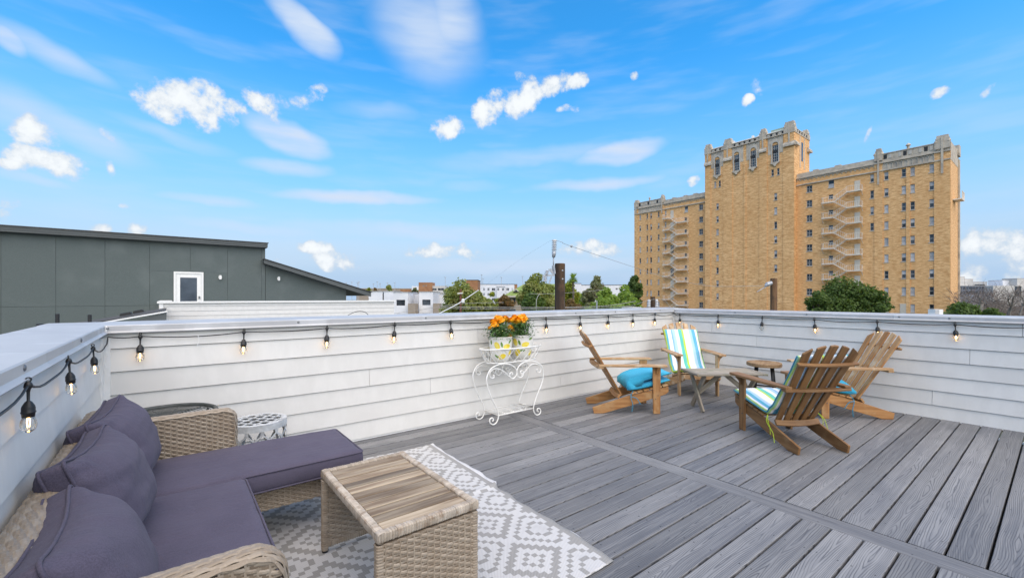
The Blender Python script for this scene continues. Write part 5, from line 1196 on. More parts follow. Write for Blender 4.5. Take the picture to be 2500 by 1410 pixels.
# ---- fire escapes
def escape(label, yd0, yd1, ym0, ym1, zd, n, door_y, sgn):
    """Door landings yd0..yd1 at height zd - i*3.165, half landings ym0..ym1 in between."""
    fe = empty('fire_escape', (HX - 0.8, (yd0 + yd1) / 2, -10), label=label, cat='fire escape', group='zigzag fire escapes on the hotel')
    x0, x1 = HX - 1.45, HX - 0.24
    def rail(a, b, lean=None):
        mb = MB(); p, q = Vector(a), Vector(b); L = (q - p).length; m = max(3, int(L / 0.34))
        for k in range(m + 1):
            c = p.lerp(q, k / m); mb.bar(c, c + Vector((0, 0, 1.05)), 0.030, 0.030, (1, 0, 0))
        mb.bar(p + Vector((0, 0, 1.05)), q + Vector((0, 0, 1.05)), 0.05, 0.05, (1, 0, 0)); mb.bar(p + Vector((0, 0, 0.12)), q + Vector((0, 0, 0.12)), 0.04, 0.04, (1, 0, 0)); return mb
    for i in range(n):
        z = zd - 3.165 * i; zm_ = z - 1.58
        MB().box(x0, x1, min(yd0, yd1), max(yd0, yd1), z - 0.14, z).build('landing', M['escape'], fe)
        rail((x0, yd0, z), (x0, yd1, z)).build('railing', M['escape'], fe); rail((x0, yd0, z), (x1, yd0, z)).build('railing', M['escape'], fe)
        MB().bar((x1, yd0, z - 0.9), (x0 + 0.2, yd0, z - 0.1), 0.08, 0.08).build('bracket', M['escape'], fe)
        dz = 2.15; MB().box(HX - 0.10, HX - 0.004, door_y - 0.45, door_y + 0.45, z, z + dz).build('door', M['doorpale'] if rh.random() < 0.8 else M['winglass'], fe)
        if i < n - 1 or True:
            MB().box(x0, x1, min(ym0, ym1), max(ym0, ym1), zm_ - 0.14, zm_).build('landing', M['escape'], fe)
            rail((x0, ym0, zm_), (x0, ym1, zm_)).build('railing', M['escape'], fe); rail((x0, ym1, zm_), (x1, ym1, zm_)).build('railing', M['escape'], fe)
            MB().bar((x1, ym1, zm_ - 0.9), (x0 + 0.2, ym1, zm_ - 0.1), 0.08, 0.08).build('bracket', M['escape'], fe)
            for (a, b, xx) in (((yd1, z), (ym0, zm_), x0 + 0.55), ((ym0, zm_), (yd1, z - 3.165), x0 + 0.05)):
                if a[1] < -2: continue
                mb = MB()
                for dx in (0.0, 0.5): mb.bar((xx + dx, a[0], a[1] - 0.08), (xx + dx, b[0], b[1] - 0.08), 0.05, 0.22, (1, 0, 0))
                for k in range(1, 8): 
                    t = k / 8; mb.box(xx, xx + 0.5, a[0] + (b[0]-a[0])*t - 0.14, a[0] + (b[0]-a[0])*t + 0.14, a[1] + (b[1]-a[1])*t - 0.03, a[1] + (b[1]-a[1])*t)
                mb.build('stair_flight', M['escape'], fe)
                rail((xx, a[0], a[1]), (xx, b[0], b[1])).build('railing', M['escape'], fe)
    return fe
escape('cream steel zigzag fire escape whose foot is hidden by the dark tree', 24.7, 27.1, 29.3, 31.3, 22.35, 7, 25.6, 1)
escape('cream steel zigzag fire escape on the hotel wing away from the dark tree', 68.6, 66.6, 64.4, 61.5, 22.75, 8, 66.4, -1)
MB().box(HX - 0.08, HX - 0.003, 18.05, 19.15, -3.0, 0.0).build('service_door', M['doorpale'], hotel)

# ------------------------------------------------------------------ dark grey neighbour house with roof terrace
D2 = 21.0; sc = D2 / 19.0
zz_ = lambda z: H + (z - H) * sc
M['panel'] = pm('slate_grey_panel', (0.098, 0.124, 0.119), (0.084, 0.107, 0.103), ns=40, rough=0.75, bmp=0.2, bd=0.004, c3=(0.116, 0.140, 0.135), c3s=0.8)
M['fascia'] = pm('slate_grey_fascia', (0.095, 0.108, 0.108), (0.075, 0.085, 0.085), (1, 6, 30), 1.0, 0.6, rand=0.05)
M['shingle'] = pm('dark_shingle', (0.05, 0.05, 0.05), (0.09, 0.09, 0.088), (4, 4, 4), 3, 0.9, 0.5, 0.02, detail=6)
gh = empty('grey_house', (0, D2 + 3, -10), label='dark slate grey panelled house with a white glazed door, beyond the white parapet', cat='house')
MB().box(-9.5, 3.15, D2 + 0.03, D2 + 9, -10, 3.50).box(3.16, 6.52, D2 + 0.5, D2 + 8, -10, 1.6).build('wall', M['panel'], gh)
xs = [-9.2] + [-4.27 - 1.216 * k for k in (3, 2, 1)] + [-4.27] + [(-2.758 + 1.0985 * k) * sc for k in range(6)] + [3.16]
xs = sorted(set(round(x, 3) for x in xs))
for a, b in zip(xs[:-1], xs[1:]):
    for (c, d) in ((zz_(1.005) + 0.004, 3.40), (-1.6, zz_(1.005) - 0.004)):
        if a < 1.0 and b > 0.05 and d > 3:         # panels round the door opening
            for (e0, e1, f0, f1) in ((a, b, 2.27, d),):
                MB().box(e0 + 0.004, e1 - 0.004, D2, D2 + 0.03, f0, f1).build('panel', M['panel'], gh)
            if a < 0.08 - 0.02: MB().box(a + 0.004, 0.08 - 0.006, D2, D2 + 0.03, c, 2.266).build('panel', M['panel'], gh)
            if b > 1.02: MB().box(max(a + 0.004, 1.018), b - 0.004, D2, D2 + 0.03, c, 2.266).build('panel', M['panel'], gh)
        else: MB().box(a + 0.004, b - 0.004, D2, D2 + 0.03, c, d).build('panel', M['panel'], gh)
MB().box(-9.6, 3.20, D2 - 0.22, D2 + 9.2, 3.36, 3.44).build('soffit', M['fascia'], gh)
for k in range(3): MB().box(-9.6, 3.21, D2 - 0.25 - 0.012*k, D2 - 0.22, 3.37 + 0.058*k, 3.37 + 0.056*(k+1)).build('fascia_strip', M['fascia'], gh)
MB().box(-9.7, 3.24, D2 - 0.30, D2 + 9.2, 3.545, 3.575).build('roof_edge', M['shingle'], gh)
# sloped lower roof at the right
def slope(p, q, d): return (p, d, q)
x0r, z0r, x1r, z1r = 3.05, 2.86, 7.55, 1.50
MB().prism([(x0r, z0r), (x1r, z1r), (x1r, z1r - 0.20), (x0r, z0r - 0.17)], slope, D2 - 0.45, D2 - 0.42).build('roof_fascia', M['fascia'], gh)
MB().prism([(x0r, z0r + 0.03), (x1r + 0.05, z1r + 0.03), (x1r + 0.05, z1r + 0.005), (x0r, z0r + 0.005)], slope, D2 - 0.50, D2 + 8).build('roof', M['shingle'], gh)
MB().prism([(x0r, z0r - 0.05), (x1r, z1r - 0.05), (x1r, z1r - 0.15), (x0r, z0r - 0.15)], slope, D2 - 0.415, D2 + 7.9).build('soffit', M['fascia'], gh)
MB().prism([(3.17, -3), (6.52, -3), (6.52, 1.66), (3.17, 2.66)], slope, D2 + 0.005, D2 + 0.2).build('panel', M['panel'], gh)
# glazed door
dr = MB(); a, b, t = 0.085, 1.012, 2.262
dr.box(a, a + 0.07, D2 - 0.035, D2 + 0.02, 0.0, t).box(b - 0.07, b, D2 - 0.035, D2 + 0.02, 0.0, t).box(a + 0.071, b - 0.071, D2 - 0.035, D2 + 0.02, t - 0.07, t)
door = dr.build('door', M['whitemetal'], gh)
lf = MB(); lf.box(a + 0.075, a + 0.195, D2 - 0.01, D2 + 0.02, 0.0, t - 0.075).box(b - 0.205, b - 0.075, D2 - 0.01, D2 + 0.02, 0.0, t - 0.075).box(a + 0.196, b - 0.206, D2 - 0.01, D2 + 0.02, t - 0.22, t - 0.075).box(a + 0.196, b - 0.206, D2 - 0.01, D2 + 0.02, 0.0, 0.3)
lf.build('leaf', M['whitemetal'], door); MB().box(a + 0.19, b - 0.20, D2 + 0.0, D2 + 0.004, 0.25, t - 0.21).build('pane', M['winglass'], door)
MB().box(b - 0.16, b - 0.11, D2 - 0.05, D2 - 0.011, 1.22, 1.32).build('handle', M['screw'], door)
for x in (1.412 * sc, 3.315 * sc):
    MB().box(x - 0.035, x + 0.035, D2 - 0.11, D2 - 0.03, zz_(1.93), zz_(2.08)).box(x - 0.055, x + 0.055, D2 - 0.03, D2 - 0.001, zz_(1.96), zz_(2.05)).build('wall_lamp', M['whitemetal'], gh)
# white parapet of that terrace
np_ = empty('terrace_parapet', (3.2, 16.1, -10), label='white clapboard parapet of the neighbouring terrace in front of the grey house', cat='wall', kind='thing')
MB().box(-0.26, 6.77, 16.02, 16.25, -10, 1.10).box(-0.26, -0.02, 16.26, D2 - 0.06, -10, 1.10).box(6.52, 6.77, 16.26, D2 - 0.1, -10, 1.05).build('core', M['trim'], np_)
for k in range(6):
    z = 0.32 + k * 0.14
    MB().add([(-0.27, 16.0, z), (6.78, 16.0, z), (6.78, 16.018, z), (-0.27, 16.018, z), (-0.27, 16.012, z + 0.136), (6.78, 16.012, z + 0.136), (6.78, 16.018, z + 0.136), (-0.27, 16.018, z + 0.136)], [(3,2,1,0),(4,5,6,7),(0,1,5,4),(1,2,6,5),(2,3,7,6),(3,0,4,7)]).build('siding_board', M['siding'], np_)
for (c) in ((-0.31, 1.3, 15.95, 16.30), (1.3, 6.82, 15.955, 16.30), (-0.31, 0.03, 16.301, D2 - 0.07)):
    MB().box(*c, 1.11, 1.165).build('cap_flashing', M['whitemetal'], np_)
MB().box(0.0, 6.5, 16.3, D2 - 0.02, -0.1, 0.0).build('terrace_floor', M['membrane'], np_)
MB().box(-0.26, -0.17, 15.975, 16.0 - 0.001, 0.3, 1.11).build('corner_trim', M['trim'], np_)
# dark shingle shed roof with two vents, vent pipes
sr = empty('shed_roof', (-0.8, 13.8, -10), label='low dark shingle roof with a grey fascia and two vents, behind the wall corner', cat='roof')
MB().prism([(-2.6, 0.50), (-0.10, 0.985), (-0.10, 0.945), (-2.6, 0.46)], slope, 13.0, 15.94).build('shingles', M['shingle'], sr)
MB().prism([(-1.6, 0.44), (-0.08, 0.94), (-0.08, 0.76), (-1.6, 0.40)], slope, 12.95, 12.99).build('fascia', M['fascia'], sr)
MB().prism([(-1.6, 0.665), (-0.06, 0.975), (-0.06, 0.945), (-1.6, 0.635)], slope, 12.90, 12.955).build('drip_edge', M['trim'], sr)
MB().box(-2.5, -0.15, 13.05, 15.9, -10, 0.45).build('wall', M['panel'], sr)
for x in (-0.86, -0.66): MB().prism([(-0.11, 0), (0.11, 0.045), (0.08, 0.10), (-0.10, 0.06)], lambda p, q, d: (x + p, d, 0.83 + (x + 0.86) * 0.19 + q), 14.0 + (x + 0.86) * 4, 14.4 + (x + 0.86) * 4).build('roof_vent', M['black'], sr)
br = empty('flat_roof', (1.5, 9, -10), label='flat roofed white house just beyond the long parapet, carrying the black vent pipes', cat='house')
MB().box(-4.0, 6.2, 4.8, 12.8, -10, 0.2).build('body', M['siding'], br); MB().box(-3.9, 6.1, 4.9, 12.7, 0.201, 0.24).build('roof_membrane', M['membrane'], br)
for (px, py, w) in ((97, 790, 11), (140, 766, 7), (219, 768, 7)):
    p = on_y(px, py, 6.0); r = w / 2 * 6.0 / 1330
    v = MB().lathe([(r, 0.24), (r, p.z), (r * 0.8, p.z + 0.002)], 12, (p.x, p.y, 0)).build('vent_pipe', M['black'], None, smooth=False)
    tag(v, {97: 'short fat black vent pipe peeking over the wide metal cap', 140: 'black vent pipe between the fat pipe and the tall pipe', 219: 'tallest black vent pipe, next to the wall corner'}[px], 'pipe', 'black vent pipes behind the wall')
gy = catmull([on_y(845, 772, 6.0), on_y(862, 763, 6.0), on_y(880, 759, 6.0), on_y(895, 764, 6.0), on_y(902, 775, 6.0)], 5)
gy[0].z = gy[-1].z = 0.24
tag(MB().tube(gy, 0.004, 5).build('bent_wire', M['black']), 'thin black wire bent into a low arch behind the long wall', 'wire')

# ------------------------------------------------------------------ the town between the houses
M['bwhite'] = pm('white_stucco', (0.72, 0.73, 0.75), (0.64, 0.66, 0.69), ns=0.4, rough=0.7)
M['btan'] = pm('tan_stucco', (0.33, 0.27, 0.22), (0.29, 0.24, 0.19), ns=0.8, rough=0.8)
M['bconc'] = pm('pale_concrete', (0.55, 0.53, 0.50), (0.48, 0.46, 0.43), ns=0.2, rough=0.8)
M['bbrick'] = pm('red_brown_brick', (0.30, 0.135, 0.065), (0.38, 0.185, 0.09), ns=0.5, rough=0.85)
M['broof'] = pm('charcoal_roof_edge', (0.06, 0.06, 0.065), rough=0.7)
M['greenroof'] = pm('green_shingle_roof', (0.13, 0.21, 0.045), (0.24, 0.31, 0.10), (1, 1, 1), 1.2, 0.8, detail=8, c3=(0.30, 0.30, 0.15), c3s=0.4)
def facing(px, Z, w_px, depth):
    """Local frame of a building front at photo column px, distance Z, parallel to the long wall."""
    c = at(px, YH, Z); return c
def block(name, label, cat, px0, px1, pytop, Z, depth, mat, roof=True, windows=(), wmat=None, extra=None):
    p0, p1 = at(px0, pytop, Z), at(px1, pytop, Z); u = (p1 - p0); u.z = 0; L = u.length; u.normalize(); n = Vector((-u.y, u.x, 0)); zt = p0.z
    o = empty(name, (p0.x, p0.y, -10), math.atan2(u.y, u.x), label=label, cat=cat); hgt = zt + 10
    sx = L / (px1 - px0); k = Z / F
    holes = []
    for (wx0, wx1, wy0, wy1) in windows: holes.append(((wx0 - px0) * sx, (wx1 - px0) * sx, H - (wy1 - YH) * k + 10, H - (wy0 - YH) * k + 10))
    MB().facade(0, L, 0, hgt, holes, lambda a, b, d: (a, d, b), 0.25).add([(0, 0, 0), (0, depth, 0), (0, depth, hgt), (0, 0, hgt), (L, 0, 0), (L, depth, 0), (L, depth, hgt), (L, 0, hgt)], [(0, 3, 2, 1), (4, 5, 6, 7), (1, 2, 6, 5)]).add([(0, 0, hgt - 0.2), (L, 0, hgt - 0.2), (L, depth, hgt - 0.2), (0, depth, hgt - 0.2)], [(0, 1, 2, 3)]).build('wall', mat, o, world=False)
    if roof: MB().box(-0.15, L + 0.15, -0.15, depth, hgt, hgt + 0.022 * k * 40).build('roof_edge', M['broof'] if roof is True else roof, o, world=False)
    for h in holes:
        t = max(0.05, 0.5 * k); f = MB().box(h[0], h[0] + t, 0.08, 0.14, h[2], h[3]).box(h[1] - t, h[1], 0.08, 0.14, h[2], h[3]).box(h[0] + t, h[1] - t, 0.08, 0.14, h[2], h[2] + t).box(h[0] + t, h[1] - t, 0.08, 0.14, h[3] - t, h[3]).box((h[0]+h[1])/2 - t/2, (h[0]+h[1])/2 + t/2, 0.085, 0.135, h[2] + t, h[3] - t)
        w = f.build('window', wmat or M['frame'], o, world=False); MB().box(h[0], h[1], 0.15, 0.17, h[2], h[3]).build('pane', M['winglass'], w, world=False)
    return o, L, sx, k
# white townhouses
def zt_(x, y): return (800 + x * 0.16313, 560 + y * 0.16313)
th1, L, sx, k = block('white_townhouse', 'boxy white townhouse with a square window, next to the end of the white terrace parapet', 'house', 960, 996, 713, 100, 10, M['bwhite'], roof=M['flashing'], windows=[(968, 989, 731.5, 745.5), (968, 989, 766, 776)], wmat=M['broof'])
th2, L, sx, k = block('white_townhouse', 'boxy white townhouse with a green curtained window, beside the big leafy tree', 'house', 1023, 1057, 712, 102, 10, M['bwhite'], roof=M['flashing'], windows=[(1031, 1051, 731, 744.5), (1031, 1051, 764, 776)], wmat=M['broof'])
block('white_townhouse', 'low white townhouse behind the tip of the sloping grey roof', 'house', 900, 962, 711, 108, 8, M['bwhite'], roof=M['flashing'], windows=[(934, 937, 713, 732)], wmat=M['broof'])
block('recessed_link', 'recessed white wall joining the two boxy townhouses', 'wall', 990, 1030, 717, 106, 6, M['bwhite'], roof=M['flashing'])
block('tan_bay', 'tan stucco bay between the two boxy white townhouses', 'wall', 996, 1014, 741, 99, 3, M['btan'], roof=False, windows=[(998, 1010, 765, 776)])
block('tan_bay', 'tan stucco bay between the curtained townhouse and the leafy tree', 'wall', 1057, 1073, 740.5, 100, 3, M['btan'], roof=False)
block('white_townhouse', 'white sloped wall peeking out behind the leafy tree', 'house', 1056, 1092, 717, 112, 6, M['bwhite'], roof=M['flashing'])
# parking garage, brick blocks, far roofline
g1, L, sx, k = block('parking_garage', 'pale concrete parking garage with dark open decks', 'building', 1028, 1086, 697.5, 220, 20, M['bconc'], roof=False, windows=[(1031, 1035.5, 704, 709), (1037, 1050, 703.5, 709), (1053, 1066, 703.5, 709), (1069, 1084, 703, 709), (1058, 1084, 715, 720)])
block('brick_stair_tower', 'brown brick stair tower at the end of the parking garage', 'building', 1022, 1055, 689, 219, 8, M['bbrick'], roof=False, windows=[(1032, 1036, 696, 699), (1039, 1042, 695.5, 698)])
MB().box(0, 0.1, 0, 0.1, 0, 0.1)
block('brick_block', 'plain brown brick block rising behind the big leafy tree', 'building', 1138, 1166.5, 683.5, 150, 12, M['bbrick'], roof=True)
block('far_garage', 'long low pale garage with brick ends and tall light poles, on the horizon', 'building', 870, 1010, 704, 330, 30, M['btan'], roof=M['bconc'])
block('brick_block', 'low red brown brick block on the horizon beside the parking garage', 'building', 977, 1001, 706, 300, 10, M['bbrick'], roof=False)
block('white_block', 'small pale block behind the brick stair tower', 'building', 1005, 1024, 698, 280, 8, M['bwhite'], roof=False)
POLES = ['thin light pole nearest the tip of the sloping grey roof', 'second light pole past the sloping grey roof tip', 'short light pole, first of the close pair above the far garage', 'taller light pole of the close pair above the far garage', 'short light pole just left of the tall pole over the far garage', 'tallest light pole over the middle of the far garage', 'short light pole just right of the tall pole over the far garage', 'light pole beside the tiny olive horizon tree, on its left', 'light pole beside the tiny olive horizon tree, on its right', 'lone thin mast above the big leafy tree', 'tall thin mast over the brick block edge of the white apartments', 'shorter mast beside the tall mast at the white apartments', 'mast above the middle of the white apartment roof', 'mast over the green roof, beside the tall olive tree']
for (px, py), plab in zip(((845, 690), (859, 689), (873, 691), (876, 688), (912, 693), (921, 688), (928, 692), (946, 691), (964, 690), (1087, 677), (1176, 671), (1179, 680), (1224, 677), (1276, 675)), POLES):
    Z = 325; p = at(px, py, Z); q = at(px, 712, Z)
    mb = MB().tube([(q.x, q.y, -10), (q.x, q.y, p.z)], 0.16, 5).box(q.x - 0.7, q.x + 0.7, q.y - 0.5, q.y + 0.5, p.z, p.z + 0.25)
    tag(mb.build('light_pole', M['flashing']), plab, 'light pole', 'light poles on the horizon')
# white apartment block
wins = []
for (a, b) in ((1179.5, 1183.5), (1190, 1195), (1200.5, 1208.5), (1213.5, 1218.5), (1225.5, 1230.5), (1236, 1243), (1249, 1251.5)):
    for y in (702.5, 715.0, 727.5): wins.append((a, b, y, y + 7))
block('apartment_block', 'white four storey apartment block with dark roof edges, behind the green roofed house', 'building', 1167, 1262, 694, 254, 14, M['bwhite'], windows=wins, wmat=M['bwhite'])
block('apartment_block', 'raised bay of the white apartment block beside the brick chimney', 'building', 1213, 1232, 700, 250, 4, M['bwhite'], windows=[(1214, 1219, 702.5, 709.5), (1225.5, 1230.5, 702.5, 709.5)], wmat=M['bwhite'])
block('brick_chimney', 'brown brick chimney stack against the white apartment block', 'chimney', 1256, 1263, 694.5, 240, 4, M['bbrick'], roof=False)
block('white_block', 'long white building with a dark roof edge behind the trees and palm', 'building', 1405, 1543, 695.5, 235, 14, M['bwhite'], windows=[(1503, 1508, 703, 707), (1515, 1519, 699, 703)])
block('white_block', 'taller white end of the long building beside the palm', 'building', 1384, 1419, 692, 232, 10, M['bwhite'], windows=[(1384, 1388, 685, 692)])
# green roofed house
Z = 85.0; k = Z / F
hc = at(1330, YH, Z); gr = empty('green_roof_house', (hc.x, hc.y, -10), math.atan2(-ST, CT) , label='old brick house with a mossy green hipped roof and small dormer, among the trees', cat='house')
X_ = lambda px: (px - 1330) * k
Zz = lambda py: H - (py - YH) * k + 10
gw = MB()
hl = [(X_(1241.5), X_(1249), Zz(740), Zz(726.5)), (X_(1252), X_(1259), Zz(740), Zz(726.5)), (X_(1266), X_(1272), Zz(744), Zz(728)), (X_(1241.5), X_(1260), Zz(762), Zz(752))]
gw.facade(X_(1239.5), X_(1412), 0, Zz(722), hl, lambda a, b, d: (a, d, b), 0.3); gw.box(X_(1239.5) + 0.01, X_(1412), 0.4, 11, 0, Zz(722) - 0.05)
gw.build('wall', pm('buff_brick', (0.40, 0.30, 0.215), (0.33, 0.245, 0.17), ns=1.5, rough=0.85), gr, world=False)
for h in hl:
    f = MB().box(h[0], h[1], 0.10, 0.18, h[2], h[2] + 0.1).box(h[0], h[1], 0.10, 0.18, h[3] - 0.1, h[3]).box(h[0], h[0] + 0.08, 0.10, 0.18, h[2] + 0.1, h[3] - 0.1).box(h[1] - 0.08, h[1], 0.10, 0.18, h[2] + 0.1, h[3] - 0.1)
    w = f.build('window', M['frame'], gr, world=False); MB().box(h[0], h[1], 0.2, 0.22, h[2], h[3]).build('pane', M['winglass'], w, world=False)
MB().box(X_(1239), X_(1412), -0.12, -0.002, Zz(747.5), Zz(745.5)).build('string_course', M['sill'], gr, world=False)
ez = Zz(721.5); rz_ = Zz(691)
xa, xb = X_(1229), X_(1431); ym, yd = -1.4, 12.5
rv = [(xa, ym, ez), (xb, ym, ez), (xb, yd, ez), (xa, yd, ez), (X_(1281), 5, rz_), (X_(1372), 5, rz_)]
MB().add(rv, [(0, 1, 5, 4), (1, 2, 5), (2, 3, 4, 5), (3, 0, 4)]).add([(xa, ym, ez - 0.25), (xb, ym, ez - 0.25), (xb, yd, ez - 0.25), (xa, yd, ez - 0.25)], [(0, 3, 2, 1)]).build('roof', M['greenroof'], gr, world=False)
MB().box(xa, xb, ym, ym + 0.15, ez - 0.30, ez - 0.004).box(xa, xa + 0.15, ym + 0.151, yd, ez - 0.30, ez - 0.004).build('eaves', M['sill'], gr, world=False)
dm = MB().prism([(X_(1252), Zz(711.5)), (X_(1267), Zz(711.5)), (X_(1259.5), Zz(703.5))], lambda p, q, d: (p, d, q), -0.3, 3.5).build('dormer', M['sill'], gr, world=False)
MB().prism([(X_(1255), Zz(711)), (X_(1264), Zz(711)), (X_(1259.5), Zz(706.5))], lambda p, q, d: (p, d, q), -0.33, -0.302).build('dormer_window', M['winglass'], gr, world=False)
MB().box(X_(1412), X_(1426), -0.8, 6, 0, Zz(741)).box(X_(1420), X_(1421.3), -0.7, -0.4, Zz(741), ez - 0.3).box(X_(1424), X_(1425.3), -0.7, -0.4, Zz(741), ez - 0.3).build('porch', pm('buff_porch', (0.42, 0.33, 0.25), ns=1), gr, world=False)
# cars on the far street
def car(label, px, py, Z, col, ang):
    p = at(px, py, Z); c = empty('parked_car', (p.x, p.y, -10), ang, label=label, cat='car', group='cars parked on the far street')
    prof = [(-2.2, 0.35), (-2.2, 0.85), (-1.9, 0.95), (-1.3, 1.0), (-0.7, 1.5), (0.7, 1.52), (1.35, 1.0), (2.05, 0.88), (2.2, 0.65), (2.2, 0.35)]
    c.location.z = p.z - 0.3
    bevel(MB().prism(prof, lambda a, b, d: (a, d, b), -0.85, 0.85).build('body', pm('car_paint_' + label.split()[0], col, rough=0.25), c, world=False), 0.08, 2)
    MB().prism([(-1.2, 1.02), (-0.68, 1.44), (0.66, 1.46), (1.2, 1.02)], lambda a, b, d: (a, d, b), -0.865, 0.865).build('window_band', M['winglass'], c, world=False)
    for x in (-1.35, 1.35):
        for s in (-0.78, 0.78):
            mb = MB().lathe([(0.0, -0.1), (0.33, -0.1), (0.33, 0.1), (0.0, 0.1)], 12); mb.v = [(v[0] + x, v[2] + s, v[1] + 0.33) for v in mb.v]; w = mb.build('wheel', M['black'], c, world=False)
ca = math.atan2(-ST, CT)
car('white car parked beyond the trees, behind the marigolds', 1193, 757, 255, (0.75, 0.76, 0.78), ca); car('blue grey car parked beside the white car beyond the trees', 1176, 758.5, 240, (0.16, 0.20, 0.28), ca + 0.1); car('dark blue car parked nearer the green roofed house', 1236, 758, 250, (0.05, 0.07, 0.14), ca - 0.1)
# far blocks to the right of the hotel
gl = []
for i in range(12): gl.append((2336 + i * 7.6, 2342.5 + i * 7.6, 699, 707.5)); gl.append((2336 + i * 7.6, 2342.5 + i * 7.6, 709, 718))
M['curtain'] = pm('blue_grey_glazing', (0.17, 0.19, 0.23), (0.23, 0.25, 0.29), ns=0.2, rough=0.2)
fb, L, sx, k = block('office_block', 'grey glazed office block beyond the hotel end', 'building', 2320, 2425, 697.5, 260, 20, M['curtain'], roof=M['bconc'], windows=gl[:24], wmat=M['curtain'])
block('office_block', 'stepped cream top of an office block beyond the hotel', 'building', 2310, 2410, 688, 275, 12, M['bconc'], roof=M['bconc'], windows=[(2379, 2405, 693.5, 697)])
block('office_block', 'upper grey penthouse of the stepped office block', 'building', 2315, 2376, 681, 285, 10, M['bconc'], roof=M['bconc'])
block('office_block', 'small flat roof on the penthouse of the stepped office block', 'building', 2320, 2355, 675.5, 288, 8, M['bconc'], roof=M['bconc'])
block('concrete_block', 'pale concrete building with a dark glazed strip, behind the bare trees', 'building', 2425, 2520, 697, 255, 15, M['bconc'], roof=False, windows=[(2477, 2494, 698, 724)])
block('concrete_block', 'cream upper storey at the edge of the view behind the bare trees', 'building', 2448, 2500, 684, 262, 8, M['bwhite'], roof=M['bconc'])
block('concrete_block', 'tallest pale slab at the edge of the view beyond the bare trees', 'building', 2483, 2580, 679.5, 258, 8, M['bconc'], roof=M['bconc'])

# ------------------------------------------------------------------ trees
def leafmat(name, dark, light, tip=None):
    m, nt, b = newmat(name); oi = N(nt, 'ShaderNodeNewGeometry').outputs['Random Per Island']
    tc = N(nt, 'ShaderNodeTexCoord').outputs['Object']
    n = N(nt, 'ShaderNodeTexNoise', {'Vector': tc, 'Scale': 0.9, 'Detail': 2.0}).outputs['Fac']
    c = MIX(nt, oi, dark, light)
    if tip: c = MIX(nt, M1(nt, 'MULTIPLY', SS(nt, n, 0.48, 0.62), 0.75), c, tip)
    nt.links.new(c, b.inputs['Base Color']); b.inputs['Roughness'].default_value = 0.6; b.inputs['Specular IOR Level'].default_value = 0.3
    tr = N(nt, 'ShaderNodeBsdfTranslucent', {0: (light[0]*1.4, light[1]*1.4, light[2], 1)}); mx = N(nt, 'ShaderNodeMixShader', {0: 0.35, 1: b.outputs[0], 2: tr.outputs[0]})
    nt.links.new(mx.outputs[0], nt.nodes['Material Output'].inputs[0]); return m
LM = {'dark': leafmat('dark_evergreen_leaf', (0.024, 0.058, 0.016), (0.115, 0.185, 0.045)),
      'green': leafmat('green_leaf', (0.085, 0.165, 0.032), (0.26, 0.38, 0.075)),
      'olive': leafmat('olive_leaf', (0.105, 0.140, 0.036), (0.29, 0.33, 0.10), (0.26, 0.25, 0.09)),
      'yellow': leafmat('yellowing_leaf', (0.10, 0.15, 0.02), (0.32, 0.36, 0.055), (0.34, 0.29, 0.05)),
      'rust': leafmat('rusty_leaf', (0.085, 0.065, 0.025), (0.24, 0.15, 0.060), (0.30, 0.13, 0.05)),
      'grey': leafmat('grey_green_leaf', (0.10, 0.12, 0.055), (0.24, 0.255, 0.135), (0.12, 0.10, 0.06))}
M['bark'] = pm('tree_bark', (0.085, 0.065, 0.050), (0.13, 0.105, 0.085), (1, 1, 0.3), 8, 0.9, 0.5, 0.03)
M['greybark'] = pm('bare_grey_bark', (0.12, 0.10, 0.085), (0.22, 0.195, 0.17), (1, 1, 0.4), 5, 0.9, 0.4, 0.03)
def leaf_cloud(cs, rs, n, leaf, rg):
    """n leaf quads over and through clumps with centres cs and radii rs (arrays)."""
    w = rs[:, 0] * rs[:, 1] + rs[:, 2] * rs[:, 0]; idx = rg.choice(len(cs), n, p=w / w.sum())
    d = rg.normal(size=(n, 3)); d /= np.linalg.norm(d, axis=1)[:, None]
    rad = rg.uniform(0.35, 1.0, n) ** 0.45 * (1 + 0.12 * rg.normal(size=n))
    p = cs[idx] + d * rs[idx] * rad[:, None]
    nrm = d + rg.normal(size=(n, 3)) * 0.7 + np.array([0, 0, 0.4]); nrm /= np.linalg.norm(nrm, axis=1)[:, None]
    a = np.cross(nrm, rg.normal(size=(n, 3))); a /= np.linalg.norm(a, axis=1)[:, None]; b = np.cross(nrm, a)
    s = 1.3 * leaf * rg.uniform(0.6, 1.35, n)[:, None]; e = s * rg.uniform(0.5, 0.8, n)[:, None]
    v = np.stack([p - a * s, p - b * e, p + a * s, p + b * e], 1).reshape(-1, 3)
    me = bpy.data.meshes.new('crown'); me.vertices.add(4 * n); me.vertices.foreach_set('co', v.ravel())
    me.loops.add(4 * n); me.loops.foreach_set('vertex_index', np.arange(4 * n)); me.polygons.add(n)
    me.polygons.foreach_set('loop_start', np.arange(0, 4 * n, 4)); me.polygons.foreach_set('loop_total', np.full(n, 4)); me.update(); me.validate(); return me
